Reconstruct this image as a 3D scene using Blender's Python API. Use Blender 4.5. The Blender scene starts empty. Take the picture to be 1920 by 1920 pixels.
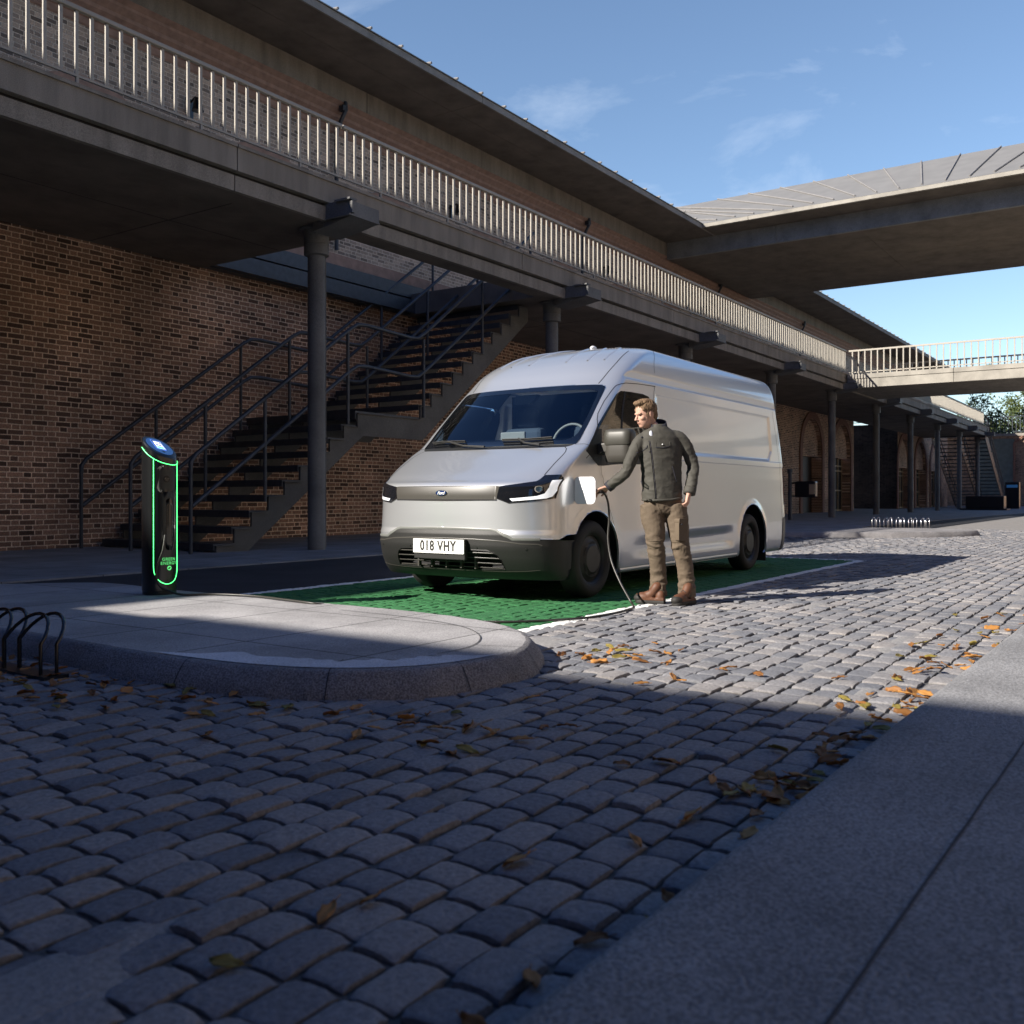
import bpy, bmesh, math, random
import numpy as np
from mathutils import Vector, Matrix, noise
R=math.radians
random.seed(7)
sc=bpy.context.scene
col=sc.collection
# ---------------------------------------------------------------- camera
TH=R(34.53); CH=0.95
cam=bpy.data.cameras.new('camera'); camo=bpy.data.objects.new('camera',cam); col.objects.link(camo)
camo.location=(0,0,CH); camo.rotation_euler=(R(90),0,TH-R(90))
cam.sensor_width=36; cam.lens=33.66; cam.shift_y=-0.0156; cam.clip_start=.05; cam.clip_end=3000
cam.dof.use_dof=True; cam.dof.focus_distance=9.6; cam.dof.aperture_fstop=4.0
sc.camera=camo
# ---------------------------------------------------------------- sky and sun
SUN=Vector((-.8717,.490,math.tan(R(31.2)))).normalized()
w=bpy.data.worlds.new('World'); sc.world=w; w.use_nodes=True
wn=w.node_tree; wn.nodes.clear()
def wnode(t): return wn.nodes.new(t)
sky=wnode('ShaderNodeTexSky'); sky.sky_type='NISHITA'; sky.sun_disc=False
sky.sun_elevation=R(30.9); sky.sun_rotation=math.atan2(SUN.x,SUN.y); sky.air_density=1.0; sky.dust_density=.35; sky.ozone_density=2.6
bg=wnode('ShaderNodeBackground'); bg.inputs[1].default_value=.095
out=wnode('ShaderNodeOutputWorld')
tc=wnode('ShaderNodeTexCoord'); mp=wnode('ShaderNodeMapping'); mp.inputs['Scale'].default_value=(1.2,2.6,7.5); mp.inputs['Rotation'].default_value=(0,.10,.5)
nz=wnode('ShaderNodeTexNoise'); nz.inputs['Scale'].default_value=1.6; nz.inputs['Detail'].default_value=9; nz.inputs['Roughness'].default_value=.62; nz.inputs['Distortion'].default_value=.5
cr=wnode('ShaderNodeValToRGB'); cr.color_ramp.elements[0].position=.53; cr.color_ramp.elements[1].position=.95
cr.color_ramp.elements[0].color=(0,0,0,1); cr.color_ramp.elements[1].color=(.42,.42,.42,1)
mx=wnode('ShaderNodeMixRGB'); mx.inputs[2].default_value=(7.5,8.0,8.6,1)
L=wn.links.new
L(tc.outputs['Generated'],mp.inputs[0]); L(mp.outputs[0],nz.inputs[0]); L(nz.outputs[0],cr.inputs[0])
L(cr.outputs[0],mx.inputs[0]); L(sky.outputs[0],mx.inputs[1]); sx=wnode('ShaderNodeSeparateXYZ'); mr=wnode('ShaderNodeMapRange'); mr.inputs[1].default_value=-.6; mr.inputs[2].default_value=.35; mr.inputs[3].default_value=0; mr.inputs[4].default_value=1.0; mz=wnode('ShaderNodeMapRange'); mz.inputs[1].default_value=.5; mz.inputs[2].default_value=.95; mc=wnode('ShaderNodeMixRGB'); mc.inputs[1].default_value=(.11,.20,.38,1); mc.inputs[2].default_value=(1,1,1,1); mc2=wnode('ShaderNodeMixRGB'); mc2.inputs[1].default_value=(1,1,1,1); mc2.inputs[2].default_value=(.30,.50,.76,1)  # tints dim and blue the sky behind the viewer and overhead, cutting shade fill
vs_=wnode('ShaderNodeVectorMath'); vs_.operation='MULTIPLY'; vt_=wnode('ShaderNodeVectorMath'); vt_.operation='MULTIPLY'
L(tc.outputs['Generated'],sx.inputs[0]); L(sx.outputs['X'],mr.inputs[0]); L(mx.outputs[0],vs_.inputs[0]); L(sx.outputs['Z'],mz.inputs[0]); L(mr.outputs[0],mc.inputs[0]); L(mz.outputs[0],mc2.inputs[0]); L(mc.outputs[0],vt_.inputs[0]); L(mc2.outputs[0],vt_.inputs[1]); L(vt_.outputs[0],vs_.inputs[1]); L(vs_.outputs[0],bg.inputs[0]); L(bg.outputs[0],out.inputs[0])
sl=bpy.data.lights.new('sun','SUN'); sl.energy=5.0; sl.angle=R(.5); sl.color=(1,.93,.84)
so=bpy.data.objects.new('sun',sl); col.objects.link(so); so.rotation_euler=SUN.to_track_quat('Z','Y').to_euler(); so.location=(-20,12,20)
sc.view_settings.view_transform='Standard'; sc.view_settings.look='None'; sc.view_settings.exposure=0.95; sc.view_settings.gamma=1
sc.cycles.max_bounces=7; sc.cycles.diffuse_bounces=3; sc.cycles.glossy_bounces=4; sc.cycles.transparent_max_bounces=12
sc.cycles.sample_clamp_indirect=6
# ---------------------------------------------------------------- helpers
def at(u,v,d):
    "the point at depth d (metres along the view) seen at pixel u,v of the photograph (used for measuring)"
    a=(u-960)/1795.; b=-(v-930)/1795.
    F=(math.cos(TH),math.sin(TH)); Q=(math.sin(TH),-math.cos(TH))
    return Vector(((F[0]+Q[0]*a)*d,(F[1]+Q[1]*a)*d,CH+b*d))
def tag(o,label=None,cat=None,group=None,kind=None):
    if label: o['label']=label
    if cat: o['category']=cat
    if group: o['group']=group
    if kind: o['kind']=kind
    return o
def empty(name,loc,label,cat,group=None):
    o=bpy.data.objects.new(name,None); col.objects.link(o); o.location=loc; o.empty_display_size=.2
    return tag(o,label,cat,group)
def wloc(o):
    v=Vector((0,0,0))
    while o: v=v+o.location; o=o.parent
    return v
def copy_tree(o,parent=None):
    c=o.copy(); col.objects.link(c)
    if parent: c.parent=parent
    for ch in o.children: copy_tree(ch,c)
    return c
class MB:
    def __init__(s): s.v=[]; s.f=[]; s.m=[]; s.cur=0
    def add(s,vs,fs):
        k=len(s.v); s.v.extend([tuple(p) for p in vs]); s.f.extend([tuple(i+k for i in f) for f in fs]); s.m.extend([s.cur]*len(fs)); return s
    def box(s,x0,x1,y0,y1,z0,z1,bev=0):
        if bev<=0:
            v=[(x,y,z) for z in (z0,z1) for y in (y0,y1) for x in (x0,x1)]
            return s.add(v,[(0,2,3,1),(4,5,7,6),(0,1,5,4),(2,6,7,3),(0,4,6,2),(1,3,7,5)])
        bm=bmesh.new(); bmesh.ops.create_cube(bm,size=1)
        for p in bm.verts: p.co=Vector(((x0+x1)/2+p.co.x*(x1-x0),(y0+y1)/2+p.co.y*(y1-y0),(z0+z1)/2+p.co.z*(z1-z0)))
        bmesh.ops.bevel(bm,geom=bm.edges[:],offset=bev,segments=2,profile=.5,affect='EDGES')
        bm.verts.index_update(); s.add([p.co[:] for p in bm.verts],[[q.index for q in f.verts] for f in bm.faces]); bm.free(); return s
    def prism(s,poly,axis,a0,a1):
        "poly of 2D points extruded along axis"
        n=len(poly)
        def P(p,a):
            return {'x':(a,p[0],p[1]),'y':(p[0],a,p[1]),'z':(p[0],p[1],a)}[axis]
        v=[P(p,a0) for p in poly]+[P(p,a1) for p in poly]
        f=[tuple(range(n))[::-1],tuple(range(n,2*n))]+[(i,(i+1)%n,n+(i+1)%n,n+i) for i in range(n)]
        return s.add(v,f)
    def tube(s,pts,r,n=10,cap=True,ry=None):
        pts=[Vector(p) for p in pts]; N=len(pts); rs=r if isinstance(r,(list,tuple)) else [r]*N
        up=None; vs=[]; fs=[]
        for i,p in enumerate(pts):
            d=(pts[min(i+1,N-1)]-pts[max(i-1,0)]).normalized()
            if up is None:
                up=Vector((0,0,1)) if abs(d.z)<.9 else Vector((1,0,0))
            a=d.cross(up).normalized(); b=a.cross(d).normalized(); up=b
            for k in range(n):
                t=2*math.pi*k/n; vs.append(p+a*math.cos(t)*rs[i]+b*math.sin(t)*(rs[i] if ry is None else ry))
        for i in range(N-1):
            for k in range(n):
                fs.append((i*n+k,i*n+(k+1)%n,(i+1)*n+(k+1)%n,(i+1)*n+k))
        if cap: fs.append(tuple(range(n))[::-1]); fs.append(tuple((N-1)*n+k for k in range(n)))
        return s.add(vs,fs)
    def rings(s,rs,closed=True,cap=True):
        n=len(rs[0]); vs=[p for r_ in rs for p in r_]; fs=[]
        for i in range(len(rs)-1):
            for k in range(n if closed else n-1):
                fs.append((i*n+k,i*n+(k+1)%n,(i+1)*n+(k+1)%n,(i+1)*n+k))
        if cap: fs.append(tuple(range(n))[::-1]); fs.append(tuple((len(rs)-1)*n+k for k in range(n)))
        return s.add(vs,fs)
    def cyl(s,x,y,z0,z1,r,n=24,r1=None):
        return s.rings([[(x+q*math.cos(2*math.pi*k/n),y+q*math.sin(2*math.pi*k/n),z) for k in range(n)] for z,q in ((z0,r),(z1,r if r1 is None else r1))])
    def ell(s,c,r,rot=None,nu=20,nv=12):
        vs=[];fs=[]
        M=rot or Matrix.Identity(3)
        rr=[]
        for j in range(nv+1):
            ph=math.pi*(j+.02)/(nv+.04)
            rr.append([Vector(c)+M@Vector((r[0]*math.sin(ph)*math.cos(2*math.pi*k/nu),r[1]*math.sin(ph)*math.sin(2*math.pi*k/nu),-r[2]*math.cos(ph))) for k in range(nu)])
        return s.rings(rr)
    def scale(s,K=1.17): s.v=[(p[0]*K,p[1]*K,CH+(p[2]-CH)*K) for p in s.v]; return s
    def build(s,name,mats,parent=None,smooth=False,bev=0,autos=None):
        me=bpy.data.meshes.new(name); o=bpy.data.objects.new(name,me); col.objects.link(o)
        off=Vector((0,0,0))
        if parent: o.parent=parent; off=wloc(parent)
        me.from_pydata([(p[0]-off.x,p[1]-off.y,p[2]-off.z) for p in s.v],[],s.f)
        if not isinstance(mats,(list,tuple)): mats=[mats]
        for m in mats: me.materials.append(m)
        if len(mats)>1: me.polygons.foreach_set('material_index',s.m)
        bm=bmesh.new(); bm.from_mesh(me); bmesh.ops.recalc_face_normals(bm,faces=bm.faces[:]); bm.to_mesh(me); bm.free()
        if smooth: me.polygons.foreach_set('use_smooth',[True]*len(me.polygons))
        if smooth and autos is not None: me.set_sharp_from_angle(angle=R(autos))
        if bev>0:
            b=o.modifiers.new('b','BEVEL'); b.width=bev; b.segments=2; b.limit_method='ANGLE'; b.angle_limit=R(40)
        me.update(); return o
def rrect(x0,x1,y0,y1,r,n=5):
    p=[]
    for cx,cy,a in ((x1-r,y1-r,0),(x0+r,y1-r,90),(x0+r,y0+r,180),(x1-r,y0+r,270)):
        for k in range(n+1):
            t=R(a+90*k/n); p.append((cx+r*math.cos(t),cy+r*math.sin(t)))
    return p
def spline(pts,n=8):
    pts=[Vector(p) for p in pts]; o=[]
    for i in range(len(pts)-1):
        p0=pts[max(i-1,0)];p1=pts[i];p2=pts[i+1];p3=pts[min(i+2,len(pts)-1)]
        for k in range(n):
            u=k/n; o.append(.5*((2*p1)+(p2-p0)*u+(2*p0-5*p1+4*p2-p3)*u*u+(3*p1-p0-3*p2+p3)*u**3))
    o.append(pts[-1]); return o
def remesh(o,voxel,smooth_it=3,noise_amp=None):
    m=o.modifiers.new('r','REMESH'); m.mode='VOXEL'; m.voxel_size=voxel; m.use_smooth_shade=True
    s_=o.modifiers.new('s','SMOOTH'); s_.iterations=smooth_it; s_.factor=.5
    dg=bpy.context.evaluated_depsgraph_get(); dg.update()
    me=bpy.data.meshes.new_from_object(o.evaluated_get(dg)); o.modifiers.clear()
    ms=[x for x in o.data.materials]; o.data=me
    me.materials.clear()
    for x in ms: me.materials.append(x)
    return o
def text_mesh(body,size,name='lettering',shear=0,ext=.0015,bold=0,space=1.0):
    c=bpy.data.curves.new(name,'FONT'); c.body=body; c.size=size; c.extrude=ext; c.align_x='CENTER'; c.align_y='CENTER'; c.shear=shear; c.offset=bold; c.space_character=space; c.resolution_u=6
    t=bpy.data.objects.new('t',c); col.objects.link(t)
    dg=bpy.context.evaluated_depsgraph_get(); dg.update()
    me=bpy.data.meshes.new_from_object(t.evaluated_get(dg)); bpy.data.objects.remove(t); me.name=name
    return me
def place_text(me,M,mat,parent,name,sx=1):
    "M: 4x4 world matrix (x right, y up, z out)"
    off=wloc(parent) if parent else Vector((0,0,0))
    for v in me.vertices:
        v.co=M@Vector((v.co.x*sx,v.co.y,v.co.z))-off
    me.materials.clear(); me.materials.append(mat)
    o=bpy.data.objects.new(name,me); col.objects.link(o)
    if parent: o.parent=parent
    return o
def frame(o,x,y,z=None):
    x=Vector(x).normalized(); y=Vector(y); z=x.cross(y).normalized(); y=z.cross(x).normalized()
    M=Matrix.Identity(4)
    for i in range(3): M[i][0]=x[i]; M[i][1]=y[i]; M[i][2]=z[i]; M[i][3]=o[i]
    return M
# ---------------------------------------------------------------- materials
def newmat(name):
    m=bpy.data.materials.new(name); m.use_nodes=True; nt=m.node_tree; b=nt.nodes['Principled BSDF']; return m,nt,b
def ramp(nt,stops):
    n=nt.nodes.new('ShaderNodeValToRGB'); e=n.color_ramp.elements
    while len(e)<len(stops): e.new(.5)
    for i,(p,c) in enumerate(stops): e[i].position=p; e[i].color=(*c,1) if len(c)==3 else c
    return n
def plain(name,c,rough=.5,metal=0,bump=0,bscale=60,var=.12,vscale=3,coat=0,spec=.5,emit=None,es=0):
    m,nt,b=newmat(name)
    g=nt.nodes.new('ShaderNodeNewGeometry')
    n=nt.nodes.new('ShaderNodeTexNoise'); n.inputs['Scale'].default_value=vscale; n.inputs['Detail'].default_value=6
    nt.links.new(g.outputs['Position'],n.inputs['Vector'])
    r_=ramp(nt,[(.3,tuple(x*(1-var) for x in c)),(.7,tuple(min(x*(1+var),1) for x in c))])
    nt.links.new(n.outputs[0],r_.inputs[0]); nt.links.new(r_.outputs[0],b.inputs['Base Color'])
    b.inputs['Roughness'].default_value=rough; b.inputs['Metallic'].default_value=metal; b.inputs['Coat Weight'].default_value=coat
    b.inputs['Coat Roughness'].default_value=.04
    b.inputs['Specular IOR Level'].default_value=spec
    if bump:
        n2=nt.nodes.new('ShaderNodeTexNoise'); n2.inputs['Scale'].default_value=bscale; n2.inputs['Detail'].default_value=4
        nt.links.new(g.outputs['Position'],n2.inputs['Vector'])
        bp=nt.nodes.new('ShaderNodeBump'); bp.inputs['Strength'].default_value=bump; bp.inputs['Distance'].default_value=.01
        nt.links.new(n2.outputs[0],bp.inputs['Height']); nt.links.new(bp.outputs[0],b.inputs['Normal'])
    if emit: b.inputs['Emission Color'].default_value=(*emit,1); b.inputs['Emission Strength'].default_value=es
    return m
def brick(name,axis,c1,c2,mortar,bw=.43,bh=.0915,ms=.016,dark=.35):
    m,nt,b=newmat(name); N=nt.nodes.new; Lk=nt.links.new
    g=N('ShaderNodeNewGeometry'); sp=N('ShaderNodeSeparateXYZ'); cb=N('ShaderNodeCombineXYZ')
    Lk(g.outputs['Position'],sp.inputs[0]); Lk(sp.outputs['X' if axis=='x' else 'Y'],cb.inputs[0]); Lk(sp.outputs['Z'],cb.inputs[1])
    nn=N('ShaderNodeTexNoise'); nn.inputs['Scale'].default_value=4; nn.inputs['Detail'].default_value=4; Lk(g.outputs['Position'],nn.inputs['Vector'])
    vm=N('ShaderNodeVectorMath'); vm.operation='SCALE'; vm.inputs['Scale'].default_value=.022; Lk(nn.outputs['Color'],vm.inputs[0])
    va=N('ShaderNodeVectorMath'); va.operation='ADD'; Lk(cb.outputs[0],va.inputs[0]); Lk(vm.outputs[0],va.inputs[1])
    s2=N('ShaderNodeSeparateXYZ'); Lk(va.outputs[0],s2.inputs[0])
    def m_(op,x,y=None,z=None):
        q=N('ShaderNodeMath'); q.operation=op
        for i_,v_ in enumerate((x,y,z)):
            if v_ is None: continue
            if isinstance(v_,(int,float)): q.inputs[i_].default_value=v_
            else: Lk(v_,q.inputs[i_])
        return q.outputs[0]
    vz=m_('DIVIDE',s2.outputs['Y'],bh); row=m_('FLOOR',vz); fz=m_('FRACT',vz)
    par=m_('MULTIPLY',m_('MODULO',m_('ADD',row,1000),2),.5)
    wr=N('ShaderNodeTexWhiteNoise'); wr.noise_dimensions='1D'; Lk(row,wr.inputs['W'])
    vx=m_('ADD',m_('ADD',m_('DIVIDE',s2.outputs['X'],bw),par),m_('MULTIPLY',wr.outputs['Value'],.10))
    cell=m_('FLOOR',vx); fx=m_('FRACT',vx); hd=m_('GREATER_THAN',fx,.665)
    dx=m_('MULTIPLY',m_('MINIMUM',m_('MINIMUM',fx,m_('SUBTRACT',1,fx)),m_('ABSOLUTE',m_('SUBTRACT',fx,.665))),bw)
    dz=m_('MULTIPLY',m_('MINIMUM',fz,m_('SUBTRACT',1,fz)),bh)
    dd=m_('MINIMUM',dx,dz)
    mf=N('ShaderNodeMapRange'); mf.interpolation_type='SMOOTHSTEP'; mf.inputs[1].default_value=ms*.38; mf.inputs[2].default_value=ms*.85; mf.inputs[3].default_value=1; mf.inputs[4].default_value=0; Lk(dd,mf.inputs[0])
    idv=N('ShaderNodeCombineXYZ'); Lk(m_('ADD',cell,m_('MULTIPLY',hd,.5)),idv.inputs[0]); Lk(row,idv.inputs[1])
    wn_=N('ShaderNodeTexWhiteNoise'); wn_.noise_dimensions='2D'; Lk(idv.outputs[0],wn_.inputs['Vector'])
    c3=tuple(min(1,x*1.35) for x in c1)
    rb_=ramp(nt,[(0,tuple(x*.55 for x in c2)),(.18,c2),(.5,c1),(.85,c1),(1,c3)]); Lk(wn_.outputs['Value'],rb_.inputs[0])
    btc=N('ShaderNodeMixRGB'); Lk(mf.outputs[0],btc.inputs[0]); Lk(rb_.outputs[0],btc.inputs[1]); btc.inputs[2].default_value=(*mortar,1)
    n1=N('ShaderNodeTexNoise'); n1.inputs['Scale'].default_value=.7; n1.inputs['Detail'].default_value=8; Lk(g.outputs['Position'],n1.inputs['Vector'])
    r1=ramp(nt,[(.32,(1-dark,)*3),(.68,(1.25,1.2,1.15))]); Lk(n1.outputs[0],r1.inputs[0])
    n3=N('ShaderNodeTexNoise'); n3.inputs['Scale'].default_value=45; n3.inputs['Detail'].default_value=4; Lk(g.outputs['Position'],n3.inputs['Vector'])
    r3=ramp(nt,[(.3,(.7,)*3),(.7,(1.3,)*3)]); Lk(n3.outputs[0],r3.inputs[0])
    mu=N('ShaderNodeMixRGB'); mu.blend_type='MULTIPLY'; mu.inputs[0].default_value=1; Lk(btc.outputs[0],mu.inputs[1]); Lk(r1.outputs[0],mu.inputs[2])
    mu2=N('ShaderNodeMixRGB'); mu2.blend_type='MULTIPLY'; mu2.inputs[0].default_value=1; Lk(mu.outputs[0],mu2.inputs[1]); Lk(r3.outputs[0],mu2.inputs[2])
    Lk(mu2.outputs[0],b.inputs['Base Color']); b.inputs['Roughness'].default_value=.85; b.inputs['Specular IOR Level'].default_value=.25
    ad=N('ShaderNodeMath'); ad.operation='MULTIPLY_ADD'; ad.inputs[1].default_value=-1.0; Lk(mf.outputs[0],ad.inputs[0])
    sc_=N('ShaderNodeMath'); sc_.operation='MULTIPLY'; sc_.inputs[1].default_value=.5; Lk(n3.outputs[0],sc_.inputs[0]); Lk(sc_.outputs[0],ad.inputs[2])
    bp=N('ShaderNodeBump'); bp.inputs['Strength'].default_value=.9; bp.inputs['Distance'].default_value=.012; Lk(ad.outputs[0],bp.inputs['Height']); Lk(bp.outputs[0],b.inputs['Normal'])
    return m
def concrete(name,c,joints=None,speck=.25,bump=.4,rough=.85,streak=0):
    m,nt,b=newmat(name); N=nt.nodes.new; Lk=nt.links.new
    g=N('ShaderNodeNewGeometry')
    n1=N('ShaderNodeTexNoise'); n1.inputs['Scale'].default_value=1.3; n1.inputs['Detail'].default_value=9; n1.inputs['Roughness'].default_value=.6
    if streak:
        mp_=N('ShaderNodeMapping'); mp_.inputs['Scale'].default_value=(2.5,2.5,.35); Lk(g.outputs['Position'],mp_.inputs[0]); Lk(mp_.outputs[0],n1.inputs['Vector'])
    else: Lk(g.outputs['Position'],n1.inputs['Vector'])
    r1=ramp(nt,[(.3,tuple(x*.68 for x in c)),(.55,c),(.75,tuple(min(1,x*1.22) for x in c))]); Lk(n1.outputs[0],r1.inputs[0])
    n2=N('ShaderNodeTexNoise'); n2.inputs['Scale'].default_value=110; n2.inputs['Detail'].default_value=3; Lk(g.outputs['Position'],n2.inputs['Vector'])
    r2=ramp(nt,[(.35,(1-speck,)*3),(.65,(1+speck,)*3)]); Lk(n2.outputs[0],r2.inputs[0])
    mu=N('ShaderNodeMixRGB'); mu.blend_type='MULTIPLY'; mu.inputs[0].default_value=1; Lk(r1.outputs[0],mu.inputs[1]); Lk(r2.outputs[0],mu.inputs[2])
    last=mu; 
    if joints:
        bt=N('ShaderNodeTexBrick'); bt.offset=joints[2]; bt.inputs['Scale'].default_value=1; bt.inputs['Brick Width'].default_value=joints[0]; bt.inputs['Row Height'].default_value=joints[1]; bt.inputs['Mortar Size'].default_value=joints[3]
        bt.inputs['Color1'].default_value=(1,1,1,1); bt.inputs['Color2'].default_value=(.86,.86,.86,1); bt.inputs['Mortar'].default_value=(.3,.3,.3,1)
        if len(joints)>4:
            mm=N('ShaderNodeMapping'); mm.inputs['Location'].default_value=(joints[4],joints[5],0); Lk(g.outputs['Position'],mm.inputs[0]); Lk(mm.outputs[0],bt.inputs['Vector'])
        else: Lk(g.outputs['Position'],bt.inputs['Vector'])
        m3=N('ShaderNodeMixRGB'); m3.blend_type='MULTIPLY'; m3.inputs[0].default_value=1; Lk(last.outputs[0],m3.inputs[1]); Lk(bt.outputs[0],m3.inputs[2]); last=m3
    Lk(last.outputs[0],b.inputs['Base Color']); b.inputs['Roughness'].default_value=rough; b.inputs['Specular IOR Level'].default_value=.3
    bp=N('ShaderNodeBump'); bp.inputs['Strength'].default_value=bump; bp.inputs['Distance'].default_value=.006
    ad=N('ShaderNodeMath'); ad.operation='ADD'; Lk(n1.outputs[0],ad.inputs[0]); Lk(n2.outputs[0],ad.inputs[1]); Lk(ad.outputs[0],bp.inputs['Height']); Lk(bp.outputs[0],b.inputs['Normal'])
    return m
M={}
M['brick']=brick('brown_brick','x',(.33,.195,.135),(.15,.09,.066),(.78,.61,.46))
M['brick_y']=brick('brown_brick_end','y',(.27,.165,.105),(.12,.075,.053),(.70,.52,.34))
M['brick_up']=brick('pale_brown_brick','x',(.46,.38,.31),(.28,.235,.20),(.74,.66,.56),dark=.2,bw=.47,bh=.101)
M['brick_far']=brick('far_brick','y',(.30,.18,.11),(.2,.12,.08),(.4,.31,.23),dark=.2)
M['brick_opp']=brick('opposite_brick','x',(.50,.37,.25),(.38,.28,.19),(.58,.5,.4),dark=.2)
M['terra']=plain('terracotta_moulding',(.36,.235,.18),.8,var=.2,vscale=6,bump=.3)
M['arch']=plain('arch_brick',(.20,.10,.07),.85,var=.25,vscale=14,bump=.5)
M['conc']=concrete('grey_concrete',(.27,.245,.21),streak=1)
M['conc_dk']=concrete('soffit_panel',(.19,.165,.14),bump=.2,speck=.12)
M['fascia']=concrete('pale_fascia',(.30,.285,.26),bump=.25,speck=.2)
M['galv']=concrete('galvanised_panel',(.26,.27,.27),bump=.3,speck=.4,rough=.6)
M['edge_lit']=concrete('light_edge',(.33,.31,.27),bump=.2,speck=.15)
M['roofsheet']=plain('zinc_roof',(.21,.205,.195),.55,metal=.1,var=.08,vscale=1.5)
M['seam']=plain('roof_seam',(.22,.21,.2),.6)
M['bal']=plain('cream_painted_steel',(.37,.34,.285),.5,var=.06)
M['steel']=plain('dark_blue_steel',(.055,.065,.08),.45,metal=.3,var=.2,vscale=8,bump=.15)
M['steelgrey']=concrete('grey_painted_steel',(.15,.152,.152),bump=.25,speck=.35,rough=.6)
M['stringer']=concrete('galvanised_stringer',(.115,.11,.10),bump=.25,speck=.3,rough=.6)
M['glassblue']=plain('window_glass',(.03,.05,.07),.05,metal=0,spec=1,coat=1)
M['dark']=plain('near_black',(.006,.006,.007),.7)
M['doorwood']=plain('dark_timber',(.025,.015,.01),.5)
M['frame_warm']=plain('bronze_frame',(.45,.33,.2),.4)
M['black']=plain('black_enamel',(.008,.008,.01),.35,coat=.3)
M['pave']=concrete('pavement_concrete',(.38,.37,.37),joints=(1.2,.9,.0,.008,0,.2))
M['pavefar']=concrete('pavement_slabs',(.27,.27,.28),joints=(1.2,1.2,.5,.008))
M['kerb']=concrete('rough_kerb_stone',(.25,.24,.24),speck=.4,bump=1.0)
M['asphalt']=concrete('asphalt',(.045,.046,.052),joints=(6.0,3.3,.0,.006),speck=.45,bump=.7)
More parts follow.
